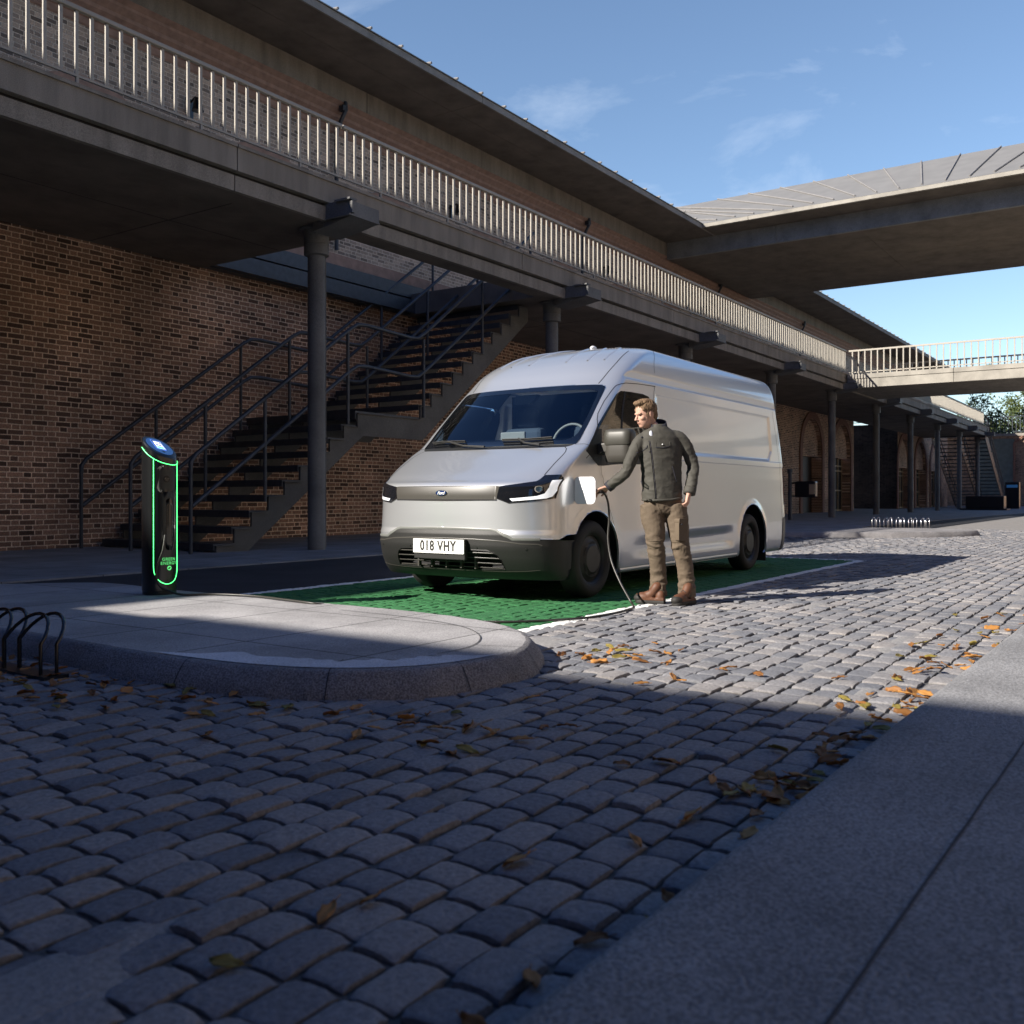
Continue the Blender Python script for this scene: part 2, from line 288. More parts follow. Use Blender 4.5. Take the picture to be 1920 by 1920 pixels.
# ================================================================ GROUND
def paintmask(base_stops_a,base_stops_b,name,bumpd=.006,rough=.8):
    "stone colour with the green bay and white line painted over it, by position on the ground"
    m,nt,b=newmat(name); N=nt.nodes.new; Lk=nt.links.new
    g=N('ShaderNodeNewGeometry'); sp=N('ShaderNodeSeparateXYZ'); Lk(g.outputs['Position'],sp.inputs[0])
    at_=N('ShaderNodeAttribute'); at_.attribute_name='tone'
    n1=N('ShaderNodeTexNoise'); n1.inputs['Scale'].default_value=.9; n1.inputs['Detail'].default_value=7; Lk(g.outputs['Position'],n1.inputs['Vector'])
    n2=N('ShaderNodeTexNoise'); n2.inputs['Scale'].default_value=55; n2.inputs['Detail'].default_value=5; n2.inputs['Roughness'].default_value=.65; Lk(g.outputs['Position'],n2.inputs['Vector'])
    r1=ramp(nt,base_stops_a); Lk(n1.outputs[0],r1.inputs[0])
    r2=ramp(nt,[(.3,(.72,)*3),(.7,(1.28,)*3)]); Lk(n2.outputs[0],r2.inputs[0])
    mu=N('ShaderNodeMixRGB'); mu.blend_type='MULTIPLY'; mu.inputs[0].default_value=1; Lk(r1.outputs[0],mu.inputs[1]); Lk(r2.outputs[0],mu.inputs[2])
    rt=ramp(nt,base_stops_b); Lk(at_.outputs['Fac'],rt.inputs[0])
    mt=N('ShaderNodeMixRGB'); mt.blend_type='MULTIPLY'; mt.inputs[0].default_value=1; Lk(mu.outputs[0],mt.inputs[1]); Lk(rt.outputs[0],mt.inputs[2])
    # wobble
    nw=N('ShaderNodeTexNoise'); nw.inputs['Scale'].default_value=9; nw.inputs['Detail'].default_value=4; Lk(g.outputs['Position'],nw.inputs['Vector'])
    def math_(op,a,bv,c=None):
        q=N('ShaderNodeMath'); q.operation=op
        for i,x in enumerate((a,bv,c)):
            if x is None: continue
            if isinstance(x,(int,float)): q.inputs[i].default_value=x
            else: Lk(x,q.inputs[i])
        return q.outputs[0]
    wob=math_('MULTIPLY',math_('SUBTRACT',nw.outputs[0],.5),.07)
    X=math_('ADD',sp.outputs['X'],wob); Y=math_('ADD',sp.outputs['Y'],wob)
    def inside(v,a,b_): return math_('MULTIPLY',math_('GREATER_THAN',v,a),math_('LESS_THAN',v,b_))
    bay=math_('MULTIPLY',inside(X,5.05,14.62),inside(Y,3.70,7.46))
    inner=math_('MULTIPLY',inside(X,5.05,14.50),inside(Y,3.83,7.31))
    wear=math_('GREATER_THAN',n2.outputs[0],.36)
    notdeep=math_('GREATER_THAN',sp.outputs['Z'],-.012)
    g1=N('ShaderNodeMixRGB'); g1.inputs[1].default_value=(.024,.115,.042,1); g1.inputs[2].default_value=(.05,.20,.075,1); Lk(r2.outputs[0],g1.inputs[0]); Lk(n1.outputs[0],g1.inputs[0])
    g2=N('ShaderNodeMixRGB'); g2.blend_type='MULTIPLY'; g2.inputs[0].default_value=.8; Lk(g1.outputs[0],g2.inputs[1]); Lk(r2.outputs[0],g2.inputs[2])
    wh=N('ShaderNodeMixRGB'); wh.inputs[1].default_value=(.80,.80,.78,1); Lk(inner,wh.inputs[0]); Lk(g2.outputs[0],wh.inputs[2])
    fa=math_('MULTIPLY',bay,math_('MAXIMUM',wear,.35))
    fa=math_('MULTIPLY',fa,math_('MAXIMUM',notdeep,.25))
    mm=N('ShaderNodeMixRGB'); Lk(fa,mm.inputs[0]); Lk(mt.outputs[0],mm.inputs[1]); Lk(wh.outputs[0],mm.inputs[2])
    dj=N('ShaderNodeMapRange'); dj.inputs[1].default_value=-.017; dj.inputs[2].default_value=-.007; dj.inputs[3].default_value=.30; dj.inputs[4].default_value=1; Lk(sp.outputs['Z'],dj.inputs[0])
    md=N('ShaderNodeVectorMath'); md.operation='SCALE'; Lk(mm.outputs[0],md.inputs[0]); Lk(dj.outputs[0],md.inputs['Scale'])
    Lk(md.outputs[0],b.inputs['Base Color']); b.inputs['Roughness'].default_value=rough; b.inputs['Specular IOR Level'].default_value=.25
    bp=N('ShaderNodeBump'); bp.inputs['Strength'].default_value=1; bp.inputs['Distance'].default_value=bumpd; Lk(n2.outputs[0],bp.inputs['Height']); Lk(bp.outputs[0],b.inputs['Normal'])
    return m
M['sett']=paintmask([(.3,(.205,.205,.215)),(.7,(.27,.265,.27))],[(0,(.66,.69,.74)),(.5,(.95,.95,.96)),(1,(1.18,1.12,1.05))],'granite_setts')
M['fill']=paintmask([(.3,(.24,.235,.235)),(.7,(.31,.30,.29))],[(0,(1,1,1)),(1,(1,1,1))],'sandy_joint_fill',.006)
ISL=[(5.30,8.35),(5.26,7.2),(5.25,6.0),(5.27,4.9),(5.22,4.15),(5.05,3.55),(4.74,3.13),(4.35,2.88),(3.95,2.82),(3.55,2.93),(3.25,3.22),(3.08,3.65),(3.02,4.3),(3.05,5.2),(3.08,6.2),(3.10,9.2),(4.45,9.2),(4.75,8.95)]
ISL2=[(26.0,7.62),(26.2,6.6),(26.3,5.6),(26.3,4.9),(26.15,4.35),(25.8,3.95),(25.2,3.85),(24.3,4.15),(23.2,4.95),(22.4,5.95),(22.0,6.9),(21.9,7.62)]
def inpoly(x,y,P):
    c=False; j=len(P)-1
    for i in range(len(P)):
        if (P[i][1]>y)!=(P[j][1]>y) and x<(P[j][0]-P[i][0])*(y-P[i][1])/(P[j][1]-P[i][1])+P[i][0]: c=not c
        j=i
    return c
g=MB(); g.add([(-300,-300,-.07),(900,-300,-.07),(900,600,-.07),(-300,600,-.07)],[(0,1,2,3)])
tag(g.build('ground',M['asphalt']),kind='structure')
# setts: real stones, rows along the street
def setts(name,rows,x0,x1,only_bay,matk):
    V=[];Fc=[];T=[]; PT=.134
    rnd=random.Random(3)
    for j in range(rows[0],rows[1]):
        yc=.70+j*PT
        x=x0-rnd.random()*.2
        while x<x1:
            l=rnd.uniform(.135,.205); wd=PT; cx=x+l/2
            gap=rnd.uniform(.003,.009)
            xa,xb=x+gap,x+l-gap; ya,yb=yc-wd/2+rnd.uniform(.003,.010),yc+wd/2-rnd.uniform(.003,.010)
            h=rnd.gauss(0,.0035); ta=rnd.gauss(0,.016); tb=rnd.gauss(0,.022); tone=rnd.random()
            x+=l
            bay=(5.0<cx<14.62 and 3.70<yc<7.46)
            if bay: h*=.35; ta*=.35; tb*=.4
            if bay!=only_bay: continue
            if inpoly(cx,yc,ISL) and all(inpoly(cx+dx,yc+dy,ISL) for dx in (-.15,.15) for dy in (-.1,.1)): continue
            if inpoly(cx,yc,ISL2): continue
            PX=(0,.012,.05,.16,.5,.84,.95,.988,1) if cx<8 else (0,.02,.12,.88,.98,1); PY=(0,.02,.08,.3,.7,.92,.98,1) if cx<8 else (0,.03,.2,.8,.97,1)
            nx,ny=len(PX),len(PY)
            k=len(V)
            for b_ in range(ny):
                for a in range(nx):
                    fa=a/(nx-1); fb=b_/(ny-1)
                    # pull towards the rim so the shoulder rounds
                    fa2=PX[a]; fb2=PY[b_]
                    edge=max(abs(fa2-.5)*2,abs(fb2-.5)*2); rr=math.hypot(max(abs(fa2-.5)*2-.6,0)/.4,max(abs(fb2-.5)*2-.5,0)/.5)
                    px=xa+(xb-xa)*fa2; py=ya+(yb-ya)*fb2
                    if rr>.95:
                        px+=(cx-px)*.018*(rr-.95)/.46; py+=(yc-py)*.035*(rr-.95)/.46
                    nzv=noise.noise(Vector((px*9,py*9,j)))*.004+noise.noise(Vector((px*3.1,py*3.1,2.)))*.004
                    z=h+ta*(px-cx)+tb*(py-yc)-.0034*min(rr,1.1)**10+nzv
                    if a in (0,nx-1) or b_ in (0,ny-1): z-=.028
                    V.append((px,py,z)); T.append(tone)
            for b_ in range(ny-1):
                for a in range(nx-1):
                    Fc.append((k+b_*nx+a,k+b_*nx+a+1,k+(b_+1)*nx+a+1,k+(b_+1)*nx+a))
    me=bpy.data.meshes.new(name); me.from_pydata(V,[],Fc); me.materials.append(M[matk])
    at_=me.attributes.new('tone','FLOAT','POINT'); at_.data.foreach_set('value',T)
    me.polygons.foreach_set('use_smooth',[True]*len(me.polygons)); me.set_sharp_from_angle(angle=R(36))
    o=bpy.data.objects.new(name,me); col.objects.link(o); return tag(o,kind='structure')
def sm_(a,b_,x):
    x=min(max((x-a)/(b_-a),0),1); return x*x*(3-2*x)
def fillgrid(name,x0,x1,y0,y1,st,z0=-.016,amp=.017):
    nx=int((x1-x0)/st)+1; ny=int((y1-y0)/st)+1; V=[];T=[]
    for b_ in range(ny):
        for a in range(nx):
            x=x0+a*st;y=y0+b_*st
            q=noise.noise(Vector((x*.45,y*4.5,5.)))+.5*noise.noise(Vector((x*1.6,y*3.,1.)))
            # worn strips along the street where fill stands level with the stones
            z=z0+amp*(sm_(.45,.62,q)*1.0)
            if 3.7<y<7.46 and 5<x<14.62: z=max(z,-.0075)+.002*noise.noise(Vector((x*14,y*14,3)))
            V.append((x,y,z)); T.append(.5)
    Fc=[(b_*nx+a,b_*nx+a+1,(b_+1)*nx+a+1,(b_+1)*nx+a) for b_ in range(ny-1) for a in range(nx-1)]
    me=bpy.data.meshes.new(name); me.from_pydata(V,[],Fc); me.materials.append(M['fill']); me.polygons.foreach_set('use_smooth',[True]*len(me.polygons))
    at_=me.attributes.new('tone','FLOAT','POINT'); at_.data.foreach_set('value',T)
    o=bpy.data.objects.new(name,me); col.objects.link(o); return o
rd=setts('road',(0,51),-.5,30,False,'sett')
fg=fillgrid('road_joint_fill',-.6,30,.6,7.5,.05); fg.parent=rd
setts('parking_bay',(0,51),-.5,30,True,'sett')
# further cobbles: shader stones
def farcob():
    m,nt,b=newmat('far_setts'); N=nt.nodes.new; Lk=nt.links.new
    g=N('ShaderNodeNewGeometry'); bt=N('ShaderNodeTexBrick'); bt.inputs['Scale'].default_value=1; bt.inputs['Brick Width'].default_value=.23; bt.inputs['Row Height'].default_value=.152; bt.inputs['Mortar Size'].default_value=.012
    bt.inputs['Color1'].default_value=(.25,.235,.225,1); bt.inputs['Color2'].default_value=(.20,.195,.19,1); bt.inputs['Mortar'].default_value=(.16,.15,.14,1)
    Lk(g.outputs['Position'],bt.inputs['Vector']); Lk(bt.outputs[0],b.inputs['Base Color']); b.inputs['Roughness'].default_value=.85
    return m
M['farcob']=farcob()
m_=MB(); m_.add([(30,-20,-.002),(110,-20,-.002),(110,8,-.002),(30,8,-.002)],[(0,1,2,3)]); m_.build('road_far',M['farcob'],rd)
m_=MB(); m_.add([(-12,-13.9,-.004),(30,-13.9,-.004),(30,.6,-.004),(-12,.6,-.004)],[(0,1,2,3)]); m_.build('road_side',M['farcob'],rd)
m_=MB(); m_.add([(-12,.6,-.02),(-.6,.6,-.02),(-.6,10,-.02),(-12,10,-.02)],[(0,1,2,3)]); m_.build('road_behind',M['farcob'],rd)
# asphalt lane between the bay and the building pavement
m_=MB(); m_.add([(-12,7.47,-.001),(18.5,7.47,-.001),(18.5,10.45,-.001),(-12,10.45,-.001)],[(0,1,2,3)]); m_.add([(18.5,7.47,-.001),(22,5.9,.004),(30,5.8,.004),(108,5.2,.004),(108,7.75,.004),(30,7.75,.004),(20.5,7.75,.004),(18.5,10.45,-.001)],[(0,1,2,3,4,5,6,7)])
tag(m_.build('asphalt_lane',M['asphalt']),kind='structure')
m_=MB(); m_.prism([(-12,10.42),(18.4,10.42),(20.4,7.72),(30,7.72),(58,6.6),(108,6.2),(108,40),(-12,40)],'z',-.05,.018)
tag(m_.build('building_pavement',M['pavefar']),kind='structure')
def kerbed(name,P,z,inset=.05,batter=.07,mtop='pave',mside='kerb',sub=24):
    # smooth closed outline, rounded kerb edge
    pts=[]
    n=len(P)
    for i in range(n):
        p0,p1,p2,p3=(Vector(P[(i+k)%n]) for k in (-1,0,1,2))
        for k in range(sub):
            u=k/sub; pts.append(.5*((2*p1)+(p2-p0)*u+(2*p0-5*p1+4*p2-p3)*u*u+(3*p1-p0-3*p2+p3)*u**3))
    c=sum(pts,Vector((0,0)))/len(pts); N_=len(pts)
    nr=[]
    for i in range(N_):
        d=(pts[(i+1)%N_]-pts[i-1]).normalized(); q=Vector((d.y,-d.x))
        if q.dot(pts[i]-c)<0: q=-q
        nr.append(q)
    m_=MB(); R_=[]
    for off,zz in ((batter,-.05),(batter*.75,z*.2),(batter*.5,z*.45),(batter*.25,z*.65),(.004,z-.028),(-.008,z-.012),(-.022,z-.004),(-.045,z)):
        R_.append([(pts[i].x+nr[i].x*off+.012*noise.noise(Vector((pts[i].x*6,pts[i].y*6,zz*9)))+.006*noise.noise(Vector((pts[i].x*22,pts[i].y*22,zz*30))),pts[i].y+nr[i].y*off+.012*noise.noise(Vector((pts[i].x*6,pts[i].y*6,7+zz*9)))+.006*noise.noise(Vector((pts[i].x*22,pts[i].y*22,7+zz*30))),zz) for i in range(N_)])
    m_.cur=1; m_.rings(R_,cap=False); m_.cur=0
    m_.add(R_[-1],[tuple(range(N_))])
    o=m_.build(name,[M[mtop],M[mside]],smooth=True,autos=40); return tag(o,kind='structure'),pts,nr
isl,ip,inr=kerbed('pavement_island',ISL,.13)
isl2,ip2,_=kerbed('pavement_island_far',ISL2,.125,mtop='kerb')
# worn pale band along the rounded kerb top and the joint between kerb stones and paving
band=MB(); ring=[];ring2=[]
for i,(p,n_) in enumerate(zip(ip,inr)):
    if 187<=i<=292:
        f=min(1,(i-187)/14,(292-i)/12); wd=.06+.15*f+.07*noise.noise(Vector((i*.15,0,0)))
        ring.append((p.x-n_.x*.05,p.y-n_.y*.05,.134)); ring2.append((p.x-n_.x*(.05+wd*f),p.y-n_.y*(.05+wd*f),.134))
band.rings([ring,ring2],closed=False,cap=False)
M['pale']=concrete('pale_worn_concrete',(.62,.62,.64),speck=.2,bump=.3)
b_=band.build('worn_kerb_top',M['pale'],isl)
jt=MB(); A=[];B_=[]
for i,(p,n_) in enumerate(zip(ip,inr)):
    if 72<=i<=200: A.append((p.x-n_.x*.30,p.y-n_.y*.30,.1335)); B_.append((p.x-n_.x*.308,p.y-n_.y*.308,.1335))
jt.rings([A,B_],closed=False,cap=False); M['joint']=plain('dark_joint',(.05,.05,.055),.9)
jt.build('kerb_joint',M['joint'],isl)
for i0 in (96,133,170,205,243,281,316,350):
    p=ip[i0]; n_=inr[i0]; q=MB(); tv=Vector((-n_.y,n_.x)); Lp=[]
    for off,zz in ((.072,.0),(.056,.03),(.038,.06),(.021,.085),(.008,.103),(-.006,.119),(-.022,.128),(-.045,.1325),(-.29,.1335)): Lp.append((p.x+n_.x*off,p.y+n_.y*off,zz))
    q.rings([[(x+tv.x*w_,y+tv.y*w_,z) for x,y,z in Lp] for w_ in (-.003,.003)],closed=False,cap=False); q.build('kerb_joint',M['joint'],isl)
# near pavement at the right with its kerbstone
KX=lambda x:.067-.0125*min(x,14)
m_=MB(); prof=[(.845,-.05),(.822,.05),(.812,.105),(.80,.122),(.778,.130),(.70,.1312),(.45,.1312),(-.1,.1312)]
m_.rings([[(x,y+KX(x)+.004*noise.noise(Vector((x*3,y,z))),z+(.0015*noise.noise(Vector((x*2.3,y*3,0))) if z>.1 else 0)) for y,z in prof] for x in np.linspace(-1.5,60,400)],closed=False,cap=False)
M['kerbnear']=concrete('granite_kerb',(.25,.25,.255),speck=.35,bump=.8)
k1=m_.build('near_kerb',M['kerbnear'],smooth=True); tag(k1,kind='structure')
m_=MB(); m_.prism([(-1.5,-.03),(60,-.2),(60,-3.2),(-1.5,-3.2)],'z',.0,.130); tag(m_.build('near_pavement',M['kerbnear']),kind='structure')
m_=MB(); A=[];B_=[]
for x in np.linspace(-.4,14,300):
    yc=.40+KX(x)-.006*x+.004*noise.noise(Vector((x*4,0,0))); w_=.0035+.002*noise.noise(Vector((x*9,3,0))); A.append((x,yc+w_,.1334)); B_.append((x,yc-w_,.1334))
m_.rings([A,B_],closed=False,cap=False); m_.build('kerb_joint',M['joint'],k1)
# ================================================================ BUILDING
WY=16.35; UY=16.75
bld=empty('brick_building',(11.8,WY,0),'long two storey brown brick warehouse with arched openings and an overhanging flat roof','building')
m_=MB()
# lower wall with arched door openings (doors set back)
def wall_openings(m_,x0,x1,z0,z1,y,ops,depth=.35):
    "front face of wall at y with arched openings [(xc, half, spring)]"
    bm=bmesh.new(); edges=[]
    def loop(pts):
        vs=[bm.verts.new((p[0],y,p[1])) for p in pts]; 
        for i in range(len(vs)): edges.append(bm.edges.new((vs[i],vs[(i+1)%len(vs)])))
    loop([(x0,z0),(x1,z0),(x1,z1),(x0,z1)])
    for xc,hw,sp in ops:
        loop([(xc-hw,z0+.01),(xc-hw,sp)]+[(xc-hw*math.cos(math.pi*k/12),sp+hw*math.sin(math.pi*k/12)) for k in range(1,12)]+[(xc+hw,sp),(xc+hw,z0+.01)])
    bmesh.ops.triangle_fill(bm,edges=edges,use_beauty=True)
    bm.verts.index_update(); m_.add([v.co[:] for v in bm.verts],[[v.index for v in f.verts] for f in bm.faces]); bm.free()
    for xc,hw,sp in ops:
        pr=[(xc-hw,z0),(xc-hw,sp)]+[(xc-hw*math.cos(math.pi*k/12),sp+hw*math.sin(math.pi*k/12)) for k in range(1,12)]+[(xc+hw,sp),(xc+hw,z0)]
        m_.rings([[(a,y,c) for a,c in pr],[(a,y+depth,c) for a,c in pr]],closed=False,cap=False)
D1=[(53.0,1.75,3.45),(58.9,1.75,3.5)]; D2=[(75.2,1.9,3.3),(80.9,1.9,3.3),(86.6,1.9,3.3)]
wall_openings(m_,-14,61.5,-.02,6.62,WY,D1,.6)
m_.build('lower_wall',M['brick'],bld)
m_=MB(); wall_openings(m_,73.2,92,-.02,6.62,WY,D2,.6); m_.build('lower_wall',M['brick'],bld)
m_=MB(); m_.box(73.19,73.6,WY+.01,40,-.02,6.2); m_.build('side_wall',brick('shaded_side_brick','y',(.075,.06,.055),(.045,.038,.036),(.13,.12,.11)),bld)  # shade of this wall is put into the colour: darker brick copy
m_=MB(); m_.box(61.1,61.49,WY+.01,40,-.02,6.6); m_.build('side_wall',M['brick_y'],bld)
for ops in (D1,D2):
    for i,(xc,hw,sp) in enumerate(ops):
        # raised arch band
        m_=MB(); pr_o=[];pr_i=[]
        for rr,dst in ((hw+.42,pr_o),(hw+.02,pr_i)):
            dst+= [(xc-rr,0),(xc-rr,sp)]+[(xc-rr*math.cos(math.pi*k/16),sp+rr*math.sin(math.pi*k/16)) for k in range(1,16)]+[(xc+rr,sp),(xc+rr,0)]
        m_.rings([[(a,WY-.02,c) for a,c in pr_i],[(a,WY-.07,c) for a,c in pr_i],[(a,WY-.07,c) for a,c in pr_o],[(a,WY-.005,c) for a,c in pr_o]],closed=False,cap=False)
        m_.build('arch_surround',M['arch'],bld)
        # infill: brick lunette, transom and doors
        m_=MB(); pr=[(xc-hw,sp-.25),(xc-hw,sp)]+[(xc-hw*math.cos(math.pi*k/12),sp+hw*math.sin(math.pi*k/12)) for k in range(1,12)]+[(xc+hw,sp),(xc+hw,sp-.25)]
        m_.add([(a,WY+.18,c) for a,c in pr],[tuple(range(len(pr)))]); m_.build('lunette',M['brick'],bld)
        d=MB(); d.box(xc-hw,xc+hw,WY+.55,WY+.59,0,sp-.25); dr=d.build('door',M['dark'] if i!=0 else M['doorwood'],bld)
        if ops is D2 or i==1:
            q=MB()
            for k in range(5): q.box(xc-hw+k*hw/2-.03,xc-hw+k*hw/2+.03,WY+.47,WY+.54,0,sp-.3)
            for zz in (.05,1.25,2.45,2.75): q.box(xc-hw,xc+hw,WY+.46,WY+.53,zz,zz+.07)
            q.build('door_frame',M['frame_warm'],dr)
# upper wall with segmental window heads
wins=[10.3+4.24*k for k in range(-3,19)]
m_=MB(); m_.box(-14,91,UY,UY+.4,6.1,10.5); m_.scale().build('upper_wall',M['brick_up'],bld)
m_=MB(); m_.box(-14,92,WY-.06,WY+.4,6.35,6.62,.0); m_.box(-14,92,WY-.03,WY+2.6,6.62,6.70); m_.build('stone_course',M['terra'],bld)
for xc in wins:
    pr=[]; po=[]
    for k in range(17):
        a=R(140-100*k/16); pr.append((xc+1.42*math.cos(a),7.28+1.20*math.sin(a))); po.append((xc+1.72*math.cos(a),7.28+1.52*math.sin(a)))
    pr=[(pr[0][0],7.7)]+pr+[(pr[-1][0],7.7)]; po=[(po[0][0],7.7)]+po+[(po[-1][0],7.7)]
    wd=MB(); wd.rings([[(a,UY-.004,c) for a,c in pr],[(a,UY-.035,c) for a,c in pr],[(a,UY-.035,c) for a,c in po],[(a,UY-.004,c) for a,c in po]],closed=False,cap=False)
    wo=wd.scale().build('window',M['terra'],bld)
    gl=MB(); gl.add([(a,UY-.012,c) for a,c in pr],[tuple(range(len(pr)))]); gl.scale().build('pane',M['glassblue'],wo)
    fr=MB()
    for dx in (-.72,.0,.72): fr.box(xc+dx-.03,xc+dx+.03,UY-.03,UY-.014,7.7,8.42-.2*abs(dx))
    fr.tube([(a,UY-.022,c) for a,c in pr[1:-1]],.03,6); fr.box(xc-1.1,xc+1.1,UY-.031,UY-.013,7.95,8.0); fr.scale().build('frame',M['steel'],wo)
# cornice, fascia, soffit and roof
m_=MB(); m_.prism([(UY,9.75),(UY-.03,9.78),(UY-.03,9.9),(UY-.09,9.94),(UY-.09,10.04),(UY-.16,10.10),(UY-.16,10.18),(UY-.26,10.28),(UY-.26,10.34),(UY-.36,10.42),(UY+.1,10.42)],'x',-14,91)
m_.scale().build('cornice',M['terra'],bld,smooth=True,autos=35)
m_=MB()
for k in range(10): m_.box(-14+10.5*k+.012,-14+10.5*(k+1)-.012,16.40,UY+.3,10.425,10.935)
m_.scale().build('roof_fascia',M['conc'],bld)
m_=MB(); m_.box(-14,91,16.41,UY+.2,10.44,10.93); m_.scale().build('fascia_joint',M['dark'],bld)
m_=MB()
for k in range(10):
    a=-14+10.5*k+2.1
    m_.box(a+.01,a+10.5-.01,14.42,15.38,10.94,10.99); m_.box(a+.01,a+10.5-.01,15.395,UY+.2,10.94,10.99)
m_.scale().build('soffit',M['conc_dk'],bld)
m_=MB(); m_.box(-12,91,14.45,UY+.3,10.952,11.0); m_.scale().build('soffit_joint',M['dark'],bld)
m_=MB()
for k in range(10):
    a=-14+10.5*k+2.1; m_.box(a+.01,a+10.5-.01,14.395,14.44,10.925,11.085)
m_.scale().build('eave_edge',M['fascia'],bld)
m_=MB(); m_.prism([(14.36,11.09),(14.36,11.11),(26,12.6),(26,11.1)],'x',-14,92); rf=m_.scale().build('roof',M['roofsheet'],bld)
m_=MB()
x=-6
while x<90:
    m_.tube([(x,14.31,11.13),(x,26,12.60)],.03,6); x+=1.02
m_.scale().build('roof_seams',M['seam'],rf)
# downpipes with their hoppers
for px in (16.67,28.4,40.1,51.8,63.5):
    m_=MB(); m_.tube([(px+.06,16.38,10.44),(px+.06,16.36,10.26),(px,16.5,9.95),(px,16.62,9.75),(px,16.62,6.9)],.05,8); m_.box(px-.07,px+.07,16.33,16.47,10.2,10.33); m_.scale().build('downpipe',M['steel'],bld,smooth=True,autos=40)
# wall lamps
for i,px in enumerate((12.55,21.29,30.03,38.77)):
    e=empty('wall_lamp',(px*1.17,(UY-.01)*1.17,10.4),['black bracket lamp on the upper brick wall, nearest of the row behind the railing','black bracket lamp on the upper brick wall above the steel staircase','third black wall lamp along the upper wall, left of the roof bridge','fourth and farthest black wall lamp on the upper wall, under the roof bridge'][i],'lamp','lamps on the upper wall')
    m_=MB(); m_.box(px-.06,px+.06,UY-.06,UY-.008,8.75,9.15); m_.tube([(px,UY-.05,9.1),(px,UY-.2,9.16),(px,UY-.3,9.1)],.025,8); m_.scale().build('bracket',M['black'],e)
    m_=MB(); m_.cyl(px,UY-.28,8.86,9.12,.12,14,.07); m_.scale().build('lamp_shade',M['black'],e,smooth=True,autos=40)
# ================================================================ RAISED WALKWAY
wk=empty('raised_walkway',(11.8,12,5.6),'long grey concrete walkway deck raised on round columns in front of the brick building','walkway')
DX1=82.0
m_=MB(); HX0,HX1,HY0,HY1=12.5,18.75,12.25,16.28
for a,b2,c,d in ((-14,HX0,11.75,16.28),(HX0,HX1,11.75,HY0),(HX1,DX1,11.75,16.28)): m_.box(a,b2,c,d,5.6,6.12)
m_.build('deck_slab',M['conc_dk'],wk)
m_=MB(); x=-14.; js=[-14]+[9.55+7.7*k for k in range(-1,11) if 9.55+7.7*k<DX1]
js=[-14,1.85]+[9.55+7.7*k for k in range(0,10)]+[DX1]
for a,b2 in zip(js[:-1],js[1:]):
    a+=.01;b2-=.01
    m_.prism([(11.66,5.565),(11.66,5.80),(11.75,5.80),(11.75,5.565)],'x',a,b2)
    m_.prism([(11.60,5.86),(11.60,6.21),(11.57,6.21),(11.57,6.26),(11.77,6.26),(11.77,5.86)],'x',a,b2)
m_.build('edge_beam',M['conc'],wk)
m_=MB(); m_.box(-14,DX1,11.72,11.76,5.79,5.87); m_.build('shadow_groove',M['dark'],wk)
m_=MB()
for k in range(0,8): m_.box(-14+12*k,-14+12*k+.012,12.3,16.2,5.596,5.6)
m_.box(-14,12.4,13.9,13.912,5.596,5.6); m_.box(19,DX1,13.9,13.912,5.596,5.6); m_.build('deck_joints',M['dark'],wk)
# beam ends that stick out at each column
CX=[11.82+7.7*k for k in range(-1,10)]
for cx in CX:
    m_=MB(); xa,xb=cx-.38,cx+.30
    m_.prism([(11.08,5.57),(11.08,5.80),(12.0,5.86),(12.0,5.44),(11.5,5.50)],'x',xa+.03,xb)
    m_.box(xa,xa+.028,11.10,11.85,5.56,5.84); m_.box(xa-.05,xb+.01,11.07,11.62,5.56,5.585); m_.box(xa-.06,xa+.12,11.05,11.4,5.815,5.845)
    m_.box(xa-.02,xa+.05,11.03,11.079,5.60,5.80)
    m_.build('beam_end',M['steelgrey'],wk)
# steel channels along the wall inside the stair opening
m_=MB(); m_.box(HX0-.6,HX1+1.2,16.0,16.12,6.02,6.33); m_.box(HX0-.6,HX1+1.2,15.9,16.0,5.62,5.95); m_.box(HX0-.6,HX1+1.2,16.12,16.33,5.62,6.33)
m_.build('channel_beam',M['steel'],wk)
# columns
c0=empty('column',(CX[1],12.27,0),'x','column')
m_=MB(); m_.cyl(CX[1],12.27,0,5.12,.152,32); m_.build('shaft',M['steelgrey'],c0,smooth=True,autos=40)
m_=MB(); m_.rings([[(CX[1]+q*math.cos(2*math.pi*k/32),12.27+q*math.sin(2*math.pi*k/32),z) for k in range(32)] for z,q in ((5.12,.156),(5.14,.215),(5.30,.215),(5.305,.208),(5.32,.208),(5.325,.215),(5.5,.215),(5.56,.24),(5.57,.30),(5.6,.30))]); m_.build('capital',M['steelgrey'],c0,smooth=True,autos=40)
m_=MB(); m_.tube([(CX[1]+.135,12.27-.085,.05),(CX[1]+.135,12.27-.085,5.15)],.012,6); m_.build('conduit',M['steelgrey'],c0)
lab=['thick grey steel column just left of the van, in front of the staircase','grey steel column whose top shows behind the roof of the van, right of the staircase','column mostly hidden behind the middle of the van roof','column whose capital shows above the rear of the van roof','dark column right of the van, in front of the first pair of arches','column standing before the dark side wall right of the arches','column before the doors of the second brick block','column right of the second brick block doors','column standing in front of the far staircase','last column of the row, at the end of the walkway']
for k in range(10):
    o=c0 if k==0 else copy_tree(c0); o.location=(CX[k+1],12.27,0); o['label']=lab[k]; o['group']='round columns under the walkway'
